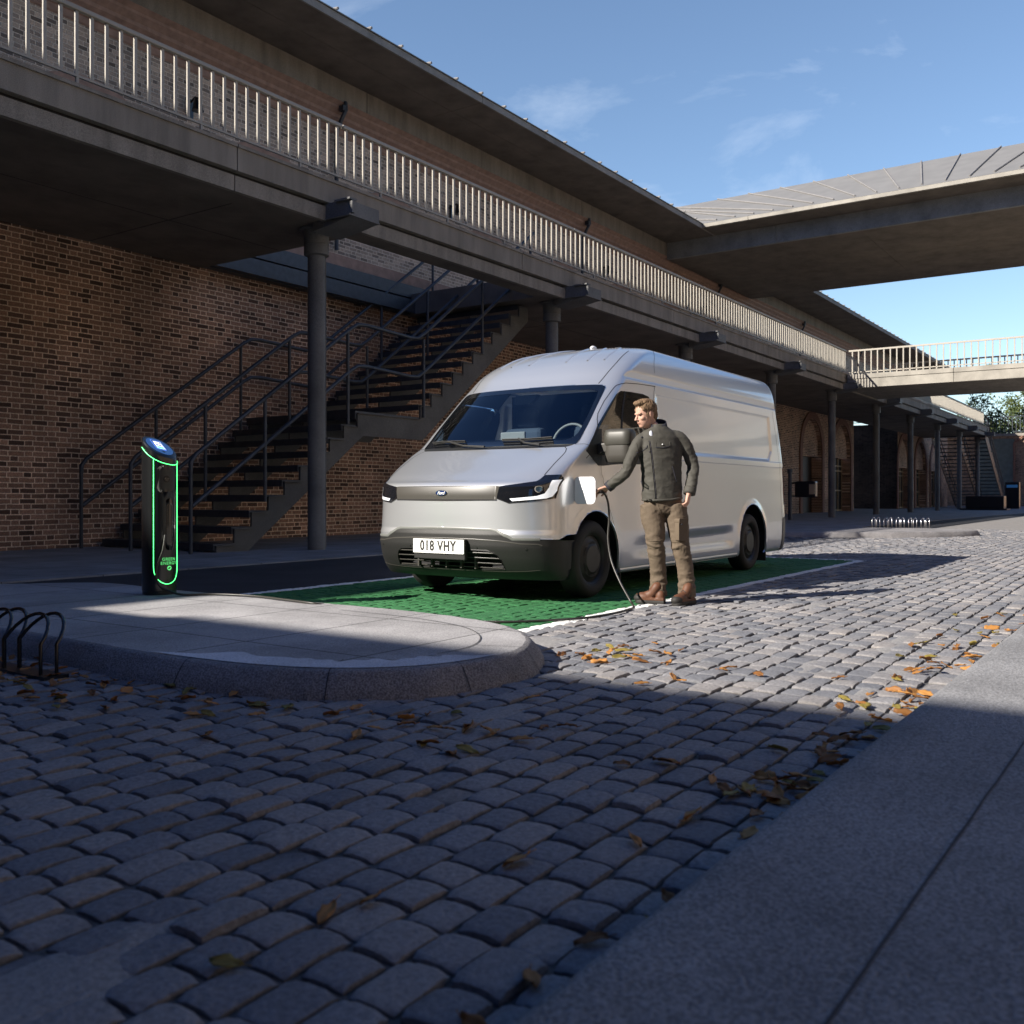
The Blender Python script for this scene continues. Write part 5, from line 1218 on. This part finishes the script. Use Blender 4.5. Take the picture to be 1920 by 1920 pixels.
# mirror (near side)
q=MB(); MY=4.30
def mring(zc,sx,sy,z): return [(7.93+a*sx,4.235+b_*sy,z) for a,b_ in rrect(-1,1,-1,1,.55,5)]
q.rings([mring(0,.05,.10,1.575),mring(0,.075,.128,1.565),mring(0,.088,.14,1.53),mring(0,.09,.142,1.44),mring(0,.085,.138,1.425)]); mi=q.build('mirror',plain('mirror_shell',(.05,.048,.04),.45,var=.03),VAN,smooth=True,autos=50)
q=MB(); q.rings([mring(0,.08,.132,1.421),mring(0,.085,.134,1.33),mring(0,.078,.125,1.27),mring(0,.05,.10,1.25)]); q.build('lower_shell',M['plastic2'],mi,smooth=True,autos=50)
q=MB(); q.prism([(4.46,1.33),(4.46,1.44),(4.36,1.445),(4.20,1.445),(4.20,1.375),(4.33,1.365)],'x',7.86,7.97); q.build('mirror_arm',M['plastic2'],mi,bev=.01)
q=MB(); q.box(8.024,8.028,4.12,4.35,1.28,1.55); q.build('mirror_glass',M['glassblue'],mi)
# charging flap and socket
fx=7.43
q=MB(); Fp=rrect(0,.215,-.122,.122,.045,6); q.rings([[(fx+.0+d,4.425-a,1.0+b_) for a,b_ in Fp] for d in (-.006,.006)]); q.build('charging_flap',plain('flap_white',(.82,.83,.85),.4,var=.02),VAN,smooth=True,autos=40)
q=MB(); q.add([(fx+.02+a,4.4155,1.0+b_) for a,b_ in rrect(0,.22,-.12,.12,.045,6)],[tuple(range(28))]); pt=q.build('charging_port',M['dark'],VAN)
q=MB(); q.tube([(fx+.13,4.42,1.0),(fx+.13,4.39,1.0)],.04,16); q.build('socket',M['plastic'],pt)
# roof antenna
p=surf(.12,27.0,0)[0]; q=MB(); q.ell((p.x,p.y,p.z+.01),(.06,.03,.03)); q.build('antenna',M['white'],VAN,smooth=True)
# ================================================================ PERSON
PD=8.50  # depth of the standing man along the view
Qr=Vector((math.sin(TH),-math.cos(TH),0)); Cm=-Vector((math.cos(TH),math.sin(TH),0)); UP=Vector((0,0,1))
def pj(x,y,c=0):
    "joint measured on the photograph crop of the man, c metres towards the viewer"
    return at(1100+x/4.571,730+y/4.571,PD-c)
PE=empty('person',(7.80,3.68,0),'man in grey green jacket and brown cargo trousers plugging a cable into the van','person')
def loft(q,secs,n=28,sq=2.0,wr=0,seed=0,wfreq=9.):
    "secs: (centre, axis x vector, rx, axis y vector, ry)"
    R_=[]
    for i,(c,ax,rx,ay,ry) in enumerate(secs):
        r_=[]
        for k in range(n):
            t=2*math.pi*k/n; a,b_=math.cos(t),math.sin(t)
            u=math.copysign(abs(a)**(2/sq),a)*rx; v=math.copysign(abs(b_)**(2/sq),b_)*ry
            r_.append(Vector(c)+ax*u+ay*v)
        R_.append(r_)
    q.rings(R_); return q
def limb(q,pts,rad,n=22,sub=6,flat=1.0):
    P=spline(pts,sub); rs=[]
    for i in range(len(rad)-1):
        for k in range(sub): rs.append(rad[i]+(rad[i+1]-rad[i])*k/sub)
    rs.append(rad[-1]); q.tube(P,rs,n); return q
def wrinkle(o,amp,f,zdir=1.,folds=None):
    "cloth folds: displaced along the vertex normal"
    me=o.data; off=wloc(o)
    me.update()
    ns=[v.normal.copy() for v in me.vertices]
    for v,n_ in zip(me.vertices,ns):
        p=v.co+off; a=0
        q_=Vector((p.x*f,p.y*f,p.z*f*zdir))
        a=1-abs(noise.noise(q_))*2.2
        a+=.5*(1-abs(noise.noise(q_*2.1+Vector((5,1,2))))*2.2)
        k=1.
        if folds: k=folds(p)
        v.co+=n_*amp*k*(a-.75)
M['skin']=plain('skin',(.52,.30,.22),.55,var=.06,vscale=20); M['hair']=plain('light_brown_hair',(.17,.105,.055),.75,var=.45,vscale=70,bump=.8,bscale=160)
M['jacket']=plain('grey_green_jacket',(.052,.049,.040),.75,var=.06,bump=.12,bscale=500); M['jdark']=plain('dark_collar',(.018,.018,.026),.8)
M['trouser']=plain('brown_trousers',(.115,.085,.057),.85,var=.1,bump=.2,bscale=400); M['boot']=plain('tan_boot',(.105,.042,.02),.6,var=.15,vscale=15); M['sole']=plain('boot_sole',(.02,.018,.016),.7)
# ---- joints
sh_r=pj(465,442,.05); el_r=pj(345,690,.10); wr_r=pj(180,838,-.02)
sh_l=pj(792,420,0); el_l=pj(905,650,-.02); wr_l=pj(876,890,.08)
neck=pj(580,330,.0); headc=pj(505,215,.02)
hip=pj(650,985,0); 
kn_r=pj(590,1330,.05); an_r=pj(617,1715,.0); kn_l=pj(800,1340,.06); an_l=pj(858,1735,.03)
# face direction: to the left of the picture, slightly to the viewer and down
FD=(-Qr*.90+Cm*.40-UP*.22).normalized(); FS=FD.cross(UP).normalized(); FU=FS.cross(FD).normalized()
def fp(a,b_,c): return headc+FD*a+FS*b_+FU*c
FM=Matrix((FD,FS,FU)).transposed()
q=MB()
q.ell(fp(-.012,0,.030),(.098,.077,.098),FM,24,16)     # skull
q.ell(fp(.030,0,-.040),(.062,.060,.078),FM,20,14)      # face
q.ell(fp(.052,0,-.088),(.030,.034,.026),FM,14,10)      # chin
q.ell(fp(.015,0,-.070),(.058,.055,.034),FM,16,10)      # jaw
q.ell(fp(.078,0,.020),(.018,.050,.013),FM,14,8)        # brow
q.tube([fp(.080,0,.012),fp(.098,0,-.012),fp(.112,0,-.030),fp(.092,0,-.036)],[.009,.011,.0125,.008],10)  # nose
q.ell(fp(.100,.010,-.033),(.011,.007,.007),FM,10,6); q.ell(fp(.100,-.010,-.033),(.011,.007,.007),FM,10,6)
q.ell(fp(.084,0,-.057),(.012,.022,.0055),FM,12,8); q.ell(fp(.082,0,-.067),(.012,.020,.006),FM,12,8)   # lips
for s_ in (1,-1):
    q.ell(fp(-.008,s_*.078,-.005),(.020,.007,.032),FM@Matrix.Rotation(R(12*s_),3,'Z'),14,10)
    q.ell(fp(.058,s_*.040,-.025),(.028,.020,.022),FM,12,8)
limb(q,[fp(-.025,0,-.04),fp(-.03,0,-.10),neck+UP*-.02,neck+UP*-.10],[.056,.054,.060,.075])
# torso and limbs under the clothes
limb(q,[neck+UP*-.08,neck+UP*-.25,hip+UP*.15,hip],[.07,.10,.10,.09])
limb(q,[neck+UP*-.08,sh_r+UP*-.02,el_r,wr_r],[.05,.045,.033,.026]); limb(q,[neck+UP*-.08,sh_l+UP*-.02,el_l,wr_l],[.05,.045,.033,.026])
limb(q,[hip+Qr*-.07,kn_r,an_r],[.06,.038,.028]); limb(q,[hip+Qr*.08,kn_l,an_l],[.06,.038,.028])
# hands: palm, four fingers, thumb
def hand(w0,dirv,palmn,side,curl,grip):
    d=dirv.normalized(); pn=palmn.normalized(); sv=d.cross(pn).normalized()*side
    q.rings([[w0+d*a+sv*(u*wd)+pn*(v*th) for u,v in rrect(-1,1,-1,1,.7,3)] for a,wd,th in ((-.03,.026,.021),(0,.028,.020),(.03,.036,.018),(.065,.041,.017),(.088,.040,.014),(.095,.036,.009))])
    for k,(o,l,r_) in enumerate(((-.030,.068,.0085),(-.010,.078,.009),(.011,.073,.0088),(.030,.058,.0078))):
        b=w0+d*.075+sv*o; P=[b]; a=0; p=b; 
        for j in range(4):
            a+=curl*(1 if j else .5)+.03*k; stp=l*(.30,.30,.24,.20)[j]
            p=p+(d*math.cos(a)+pn*math.sin(a)+sv*o*.6)*stp; P.append(p)
        q.tube(P,[r_*1.12,r_*1.1,r_,r_*.95,r_*.72],10)
    b=w0+d*.018-sv*.030; t1=b+(-sv*.75+d*.6+pn*.35).normalized()*.034; t2=t1+(d*.8-sv*.25+pn*(.5+grip)).normalized()*.032; t3=t2+(d*.8+sv*.15+pn*(.4+grip)).normalized()*.026
    q.tube([b,t1,t2,t3],[.015,.0125,.011,.008],10)
hd_r=(-Qr*.80-UP*.33-Cm*.30).normalized(); hand(wr_r+hd_r*.0,hd_r,-UP*.8-Qr*.35+Cm*.1,1,.62,.5)
hd_l=(-UP*.96-Qr*.20+Cm*.16).normalized(); hand(wr_l+UP*.0,hd_l,-Qr*.75+UP*.2-Cm*.35,-1,.30,.1)
body_o=q.build('body',M['skin'],PE,smooth=True); remesh(body_o,.0042,2)
# lips, brows and eyes
for s_ in (1,-1):
    q=MB(); q.ell(fp(.079,s_*.030,.004),(.006,.013,.0045),FM,10,6); q.build('eye',M['sole'],PE,smooth=True)
    q=MB(); q.tube([fp(.090,s_*.014,.022),fp(.086,s_*.032,.027),fp(.072,s_*.047,.021)],.0035,6); q.build('eyebrow',M['hair'],PE)
q=MB(); q.tube([fp(.086,-.021,-.062),fp(.0955,0,-.062),fp(.086,.021,-.062)],.0022,6); q.build('mouth',plain('lip',(.38,.14,.11),.5),PE)
# hair: swept up at the front
q=MB(); q.ell(fp(-.020,0,.046),(.100,.083,.092),FM,26,16); q.ell(fp(.048,-.004,.106),(.048,.058,.028),FM@Matrix.Rotation(R(-14),3,'Y'),18,12); q.ell(fp(.005,0,.108),(.075,.066,.034),FM,18,12); q.ell(fp(-.062,0,-.012),(.050,.066,.062),FM,18,12)
for s_ in (1,-1): q.ell(fp(.012,s_*.066,.046),(.052,.016,.048),FM,14,10); q.ell(fp(.022,s_*.072,.012),(.009,.007,.026),FM,8,6)
hr=q.build('hair',M['hair'],PE,smooth=True); remesh(hr,.006,1)
hme=hr.data; ho=wloc(hr)
bm=bmesh.new(); bm.from_mesh(hme)
# clear the hair away from the face and ears
dl=[]
for v in bm.verts:
    p=v.co+ho-headc; a,b_,c=p.dot(FD),p.dot(FS),p.dot(FU)
    if (a>.062 and c<.066) or (a>.035 and c<.040) or (a>-.030 and c<-.035) or (abs(b_)>.062 and -.03<a<.016 and c<.024) or c<-.075: dl.append(v)
bmesh.ops.delete(bm,geom=dl,context='VERTS'); bm.to_mesh(hme); bm.free(); wrinkle(hr,.0045,60.,.35)
# ---- jacket
TX=(Qr*.93+Cm*-.22).normalized(); TY=UP.cross(TX).normalized()  # torso axes: across, through
q=MB()
T=lambda x,y,c=0:pj(x,y,c)
loft(q,[(T(645,950,.01),TX,.178,TY,.128),(T(645,900,.01),TX,.180,TY,.132),(T(645,800,.01),TX,.176,TY,.130),(T(640,700,.01),TX,.180,TY,.130),(T(632,600,.01),TX,.190,TY,.132),(T(625,500,.01),TX,.200,TY,.128),(T(622,420,.01),TX,.195,TY,.112),(T(620,365,.01),TX,.150,TY,.090),(T(612,325,.0),TX,.085,TY,.078),(T(606,300,.0),TX,.072,TY,.072)],36,2.3)
limb(q,[T(560,415,-.02),sh_r,T(395,560,.08),el_r,T(270,765,.06),T(205,822,.0)],[.060,.061,.055,.052,.049,.046])
limb(q,[T(665,405,-.01),sh_l,T(865,520,-.01),el_l,T(903,770,.03),T(882,888,.075)],[.062,.062,.058,.055,.052,.049])
jk=q.build('jacket',M['jacket'],PE,smooth=True); remesh(jk,.0075,3)
def jf(p):
    d=min((p-el_r).length,(p-el_l).length); arm=max(0,1-d/.28); return .55+1.5*arm+.5*max(0,1-abs(p.z-1.0)/.16)
wrinkle(jk,.0048,6.5,1.6,jf); wrinkle(jk,.0012,22.,1.4,jf)
# front zip line, collar, pockets, cuffs, hem
def onj(x,y,out):
    "a point on the jacket front seen at crop pixel x,y"
    o0=Vector((0,0,CH)); d=(pj(x,y)-o0).normalized(); off=wloc(jk)
    global _bvh
    r=_bvh.ray_cast(o0-off,d)
    p=(r[0]+off) if r[0] is not None else pj(x,y,.15)
    return p-d*out
from mathutils.bvhtree import BVHTree
bm=bmesh.new(); bm.from_mesh(jk.data); _bvh=BVHTree.FromBMesh(bm); bm.free()
def strip(name,pts,w_,mat,out=.003,parent=jk,n=6):
    P=[]
    for i in range(len(pts)-1):
        for k in range(n): u=k/n; P.append((pts[i][0]+(pts[i+1][0]-pts[i][0])*u,pts[i][1]+(pts[i+1][1]-pts[i][1])*u))
    P.append(pts[-1]); q=MB(); q.tube([onj(x,y,out) for x,y in P],w_,6); return q.build(name,mat,parent,smooth=True)
strip('zip',[(540,440),(560,560),(575,700),(590,850),(597,938)],.0035,M['jdark'],.001)
strip('zip_flap',[(528,440),(548,560),(563,700),(578,850),(585,940)],.005,M['jacket'],.001)
for pts in ([(425,545),(470,535),(515,500),(520,480)],[(590,497),(650,502),(712,487)]): 
    strip('pocket_flap',pts,.0045,M['jdark'],.0005)
for pts in ([(735,660),(752,720),(772,800)],[(478,720),(470,790),(488,870)]): strip('pocket_seam',pts,.005,M['jdark'],.0)
for pts in ([(425,460),(440,535)],[(590,455),(592,495)],[(712,450),(715,485)]): strip('pocket_seam',pts,.0025,M['jacket'],.001)
for c_,r_ in (((650,472),.006),((473,410),.009),((540,535),.007)): 
    q=MB(); q.ell(onj(c_[0],c_[1],.004),(r_,r_,r_)); q.build('button',M['white'] if c_[0]==650 else M['jdark'],jk,smooth=True)
strip('hem',[(478,945),(540,952),(620,950),(720,946),(815,930)],.011,M['jacket'],.002)
q=MB(); c0_=T(602,318,.0); 
def cring(c,r1,r2,tilt,n=26,gap=.5):
    o=[]
    for k in range(n):
        a=gap+(2*math.pi-2*gap)*k/(n-1); dx=math.sin(a); dy=math.cos(a)   # opening faces front-left
        fr_=(-TX*.35+ -TY*1).normalized() if (-TY).dot(Cm)>0 else (TY-TX*.35).normalized(); sd_=fr_.cross(UP).normalized()
        o.append(c+fr_*dy*r1+sd_*dx*r2+UP*tilt*(-dy))
    return o
q.rings([cring(T(612,352,.0),.098,.105,.030),cring(T(606,315,.0),.083,.088,.030),cring(T(602,278,.0),.080,.083,.034),cring(T(602,280,.0),.072,.075,.034),cring(T(606,318,.0),.072,.076,.030)],closed=False,cap=False)
q.build('collar',M['jdark'],jk,smooth=True)
q=MB(); q.ell(T(550,398,.105),(.016,.020,.046)); q.build('shirt',plain('white_shirt',(.42,.44,.50),.8),PE,smooth=True)
q=MB(); limb(q,[T(212,816,.0),T(178,843,-.01)],[.050,.046],sub=3); q.build('cuff',M['jdark'],jk,smooth=True); q=MB(); limb(q,[T(888,845,.06),T(879,897,.078)],[.056,.053],sub=3); q.build('cuff',M['jacket'],jk,smooth=True)
# ---- trousers
q=MB()
loft(q,[(T(650,915,0),TX,.165,TY,.118),(T(650,960,0),TX,.170,TY,.122),(T(652,1020,0),TX,.176,TY,.124),(T(655,1060,0),TX,.170,TY,.115)],32,2.3)
limb(q,[T(555,985,.02),T(565,1100,.03),T(585,1230,.05),kn_r,T(606,1480,.02),T(616,1620,.0),T(614,1765,.01)],[.102,.103,.090,.080,.073,.071,.076])
limb(q,[T(750,985,.02),T(770,1100,.03),T(790,1230,.05),kn_l,T(835,1480,.04),T(855,1620,.03),T(860,1775,.03)],[.102,.103,.090,.080,.073,.071,.076])
tr=q.build('trousers',M['trouser'],PE,smooth=True); remesh(tr,.0075,3)
def tf(p): return .5+.9*max(0,1-abs(p.z-.50)/.16)+1.4*max(0,1-abs(p.z-.14)/.18)+.4*max(0,1-abs(p.z-.85)/.1)
wrinkle(tr,.0070,7.,2.0,tf); wrinkle(tr,.002,30.,1.,tf)
bm=bmesh.new(); bm.from_mesh(tr.data); _bvt=BVHTree.FromBMesh(bm); bm.free(); _sv=_bvh; _bvh=_bvt
jk_=jk; jk=tr
strip('seam',[(515,1295),(560,1300),(620,1298),(655,1285)],.003,M['trouser'],.002,parent=tr); strip('seam',[(725,1305),(790,1312),(858,1300)],.003,M['trouser'],.002,parent=tr)
strip('fly_seam',[(612,960),(615,1010),(640,1060)],.003,M['trouser'],.001,parent=tr)
q=MB(); cpt=onj(815,1190,.0); ax=(Qr*.8-Cm*.5).normalized(); nn_=ax.cross(UP).normalized(); nn_=nn_ if nn_.dot(Cm)>0 else -nn_
def pk(x0,x1,z0,z1,d0,d1): 
    return [[cpt+ax*a+UP*b_+nn_*d for a,b_ in rrect(x0,x1,z0,z1,.012,3)] for d in (d0,d1)]
q.rings(pk(-.045,.05,-.11,.075,-.05,.014)); q.rings(pk(-.048,.053,.045,.085,-.05,.022)); q.build('cargo_pocket',M['trouser'],tr,smooth=True,autos=40)
q=MB(); q.ell(cpt+UP*.035+nn_*.022-ax*.02,(.008,.008,.008)); q.build('button',M['jdark'],tr,smooth=True)
jk=jk_; _bvh=_sv
# ---- boots
def boot(heel,toe,an):
    h=Vector((heel.x,heel.y,0)); t=Vector((toe.x,toe.y,0)); d=(t-h); L_=d.length; d.normalize(); s_=d.cross(UP).normalized()
    e=bpy.data.objects.new('boot',None); col.objects.link(e); e.parent=PE; e.location=h-wloc(PE); e.empty_display_size=.05
    out=[(0,.026),(.02,.036),(.12,.036),(.35,.034),(.55,.042),(.75,.050),(.9,.044),(.97,.030),(1.0,.012)]
    def fo(sc,z): return [h+d*(a*L_)+s_*(w_*sc)+UP*z for a,w_ in out]+[h+d*(a*L_)-s_*(w_*sc)+UP*z for a,w_ in out[::-1]]
    q=MB(); q.rings([fo(1.04,.0),fo(1.08,.008),fo(1.08,.024),fo(1.0,.030)]); q.build('sole',M['sole'],e,smooth=True,autos=50)
    q=MB(); q.rings([fo(1.0,.026),fo(1.02,.05)]); 
    q.ell(h+d*(.72*L_)+UP*.055,(.085,.050,.045),Matrix((d,s_,UP)).transposed(),20,12); q.ell(h+d*(.82*L_)+UP*.050,(.055,.048,.042),Matrix((d,s_,UP)).transposed(),20,12)
    limb(q,[h+d*(.66*L_)+UP*.07,h+d*(.45*L_)+UP*.09,h+d*(.28*L_)+UP*.15,Vector((an.x,an.y,.165))],[.034,.040,.042,.043]); q.ell(h+d*(.16*L_)+UP*.065,(.042,.037,.06),Matrix((d,s_,UP)).transposed(),16,10)
    u=q.build('upper',M['boot'],e,smooth=True); remesh(u,.006,3)
    q=MB(); q.ell(h+d*(.84*L_)+UP*.046,(.060,.0505,.043),Matrix((d,s_,UP)).transposed(),20,12); q.build('toe_cap',M['sole'],e,smooth=True)
    q=MB()
    for k in range(4): c=h+d*((.60-.065*k)*L_)+UP*(.108+.014*k); q.tube([c-s_*.026-UP*.012,c+UP*.004,c+s_*.026-UP*.012],.0035,6)
    q.build('laces',M['sole'],e)
def gz(u,v): # ground point
    dd=1795*.95/(v-930); return at(u,v,dd)
boot(at(1247,930+1795*.95/8.42,8.42),at(1192,930+1795*.95/8.52,8.52),an_r)
boot(at(1300,930+1795*.95/8.47,8.47),at(1264,930+1795*.95/8.28,8.28),an_l)
# ================================================================ CHARGING CABLE
ca=empty('charging_cable',(CGX,CGY,.13),'black charging cable running from the bollard over the kerb to the hand of the man','cable')
M['cable']=plain('cable_rubber',(.030,.028,.024),.42)
hp=wr_r+hd_r*.085+Vector((0,0,-.03))
pts=[(onc(-.2,.63,.02)),(onc(-.35,.50,.045)),(onc(-.62,.34,.05)),(onc(-.5,.22,.06)),(onc(-.1,.165,.10))]
def G_(u,v,z): 
    dd=1795*(.95-z)/(v-930); return at(u,v,dd)
for u,v,z in ((345,1115,.143),(400,1114,.143),(470,1117,.143),(540,1125,.143),(600,1133,.13),(640,1139,.06),(690,1146,.016),(780,1158,.012),(860,1164,.012),(945,1166,.012),(1030,1163,.012),(1100,1158,.014),(1150,1150,.014),(1178,1143,.014)): pts.append(G_(u,v,z))
g0=pts[-1]
for u,v,dd in ((1188,1138,8.21),(1181,1125,8.26),(1162,1090,8.40),(1146,1050,8.52),(1140,1010,8.58),(1142,975,8.60),(1141,948,8.60),(1137,932,8.58)): pts.append(at(u,v,dd))
pts.append(wr_r+hd_r*.05+Cm*.0-UP*.025); pts.append(wr_r+hd_r*.11-UP*.01)
q=MB(); q.tube(spline(pts,8),.0095,10); q.build('hose',M['cable'],ca,smooth=True)
gp=wr_r+hd_r*.075+hd_r.cross(UP).normalized()*0-UP*.012
tgt=Vector((7.56,4.40,1.0)); dv=(tgt-gp).normalized()
q=MB(); q.tube([gp-dv*.03,gp+dv*.02,gp+dv*.10],[.016,.020,.022],12); q.tube([gp+dv*.09,tgt],[.030,.032],16); q.build('plug',M['black'],ca,smooth=True,autos=40)
# ================================================================ FALLEN LEAVES
lm=[leafmat('leaf_brown',(.24,.10,.028),(.42,.19,.05)),leafmat('leaf_orange',(.5,.23,.06),(.65,.33,.09)),leafmat('leaf_yellow',(.28,.22,.05),(.36,.28,.06))]
rnd=random.Random(11); protos=[]
for k in range(9):
    q=MB(); L_=rnd.uniform(.030,.043); W_=L_*rnd.uniform(.75,1.05); cv=rnd.uniform(.25,.9); tw=rnd.uniform(-.3,.3); rows=[]
    for i in range(7):
        u=i/6; wv=W_*math.sin(math.pi*min(max(u*.96+.02,0),1))**.75; zc=.004*math.sin(u*3.1)*cv
        rows.append([((u-.5)*L_*2+.002*rnd.random(),j*wv*.5,abs(j)**1.4*.0024*cv*(1 if j>0 else 1.3)+zc+tw*.012*j+.003) for j in (-2,-1,0,1,2)])
    rows=[[(a+rnd.gauss(0,.0012),b_*.5+rnd.gauss(0,.0012),max(c+rnd.gauss(0,.0022),.002)) for a,b_,c in r_] for r_ in rows]
    q.rings(rows,closed=False,cap=False); q.tube([(-L_,0,.004),(-L_*1.45,.004,.008)],.0012,4)
    o=q.build('fallen_leaf',lm[0 if k<4 else (1 if k<7 else 2)],None,smooth=True); o.modifiers.new('t','SOLIDIFY').thickness=.0012
    protos.append(o)
spots=[]
def sc_(n,f):
    for _ in range(n): spots.append(f())
# drifted along the near kerb
for cxk,cn in ((1.25,8),(1.75,6),(2.65,5),(3.05,26),(3.5,9),(4.0,8),(4.45,16),(5.0,9),(5.7,14),(6.3,12),(7.2,8),(8.4,6)):
    sc_(cn,lambda:(cxk+rnd.gauss(0,.17+.02*cxk),.87+abs(rnd.gauss(0,.12+.02*cxk)),0))
sc_(12,lambda:(rnd.uniform(1.0,3.6),rnd.uniform(.9,1.6),0))
sc_(20,lambda:(4.95+rnd.gauss(0,.28),2.75+rnd.gauss(0,.20),0))
sc_(10,lambda:(4.75+rnd.gauss(0,.2),2.25+rnd.gauss(0,.25),0))
sc_(70,lambda:(rnd.uniform(2.35,3.0),rnd.uniform(3.0,6.2),0))
sc_(24,lambda:(2.75+abs(rnd.gauss(0,.3)),rnd.uniform(2.0,3.0),0))
sc_(16,lambda:(rnd.uniform(2.2,2.9),rnd.uniform(4.6,6.2),0))
n=0
for x,y,_ in spots:
    if x>3.0 and inpoly(x,y,ISL): continue
    if y<.86 or (3.02<x<5.3 and 2.8<y and inpoly(x+.03,y+.03,ISL)): continue
    ki=rnd.randrange(9); pr_=protos[ki]
    if n<9: o=protos[n]; ki=n
    else: o=pr_.copy(); col.objects.link(o)
    s_=rnd.uniform(.85,1.35); o.scale=(s_,s_,s_); o.location=(x,y,.004+rnd.random()*.006); o.rotation_euler=(rnd.gauss(0,.16),rnd.gauss(0,.16),rnd.uniform(0,6.28))
    cn_=('dark brown','orange brown','yellow green')[0 if ki<4 else (1 if ki<7 else 2)]
    pl_='beside the near kerb, in the shade' if y<1.7 and x<4.4 else ('beside the near kerb, in the sun' if y<1.7 else ('on the sunlit setts by the island nose' if x>4.4 else ('under the bicycle rack' if y>4.6 else 'in front of the round kerb')))
    tag(o,'fallen '+cn_+' leaf lying '+pl_,'leaf','fallen autumn leaves on the setts'); n+=1
print('leaves',n)
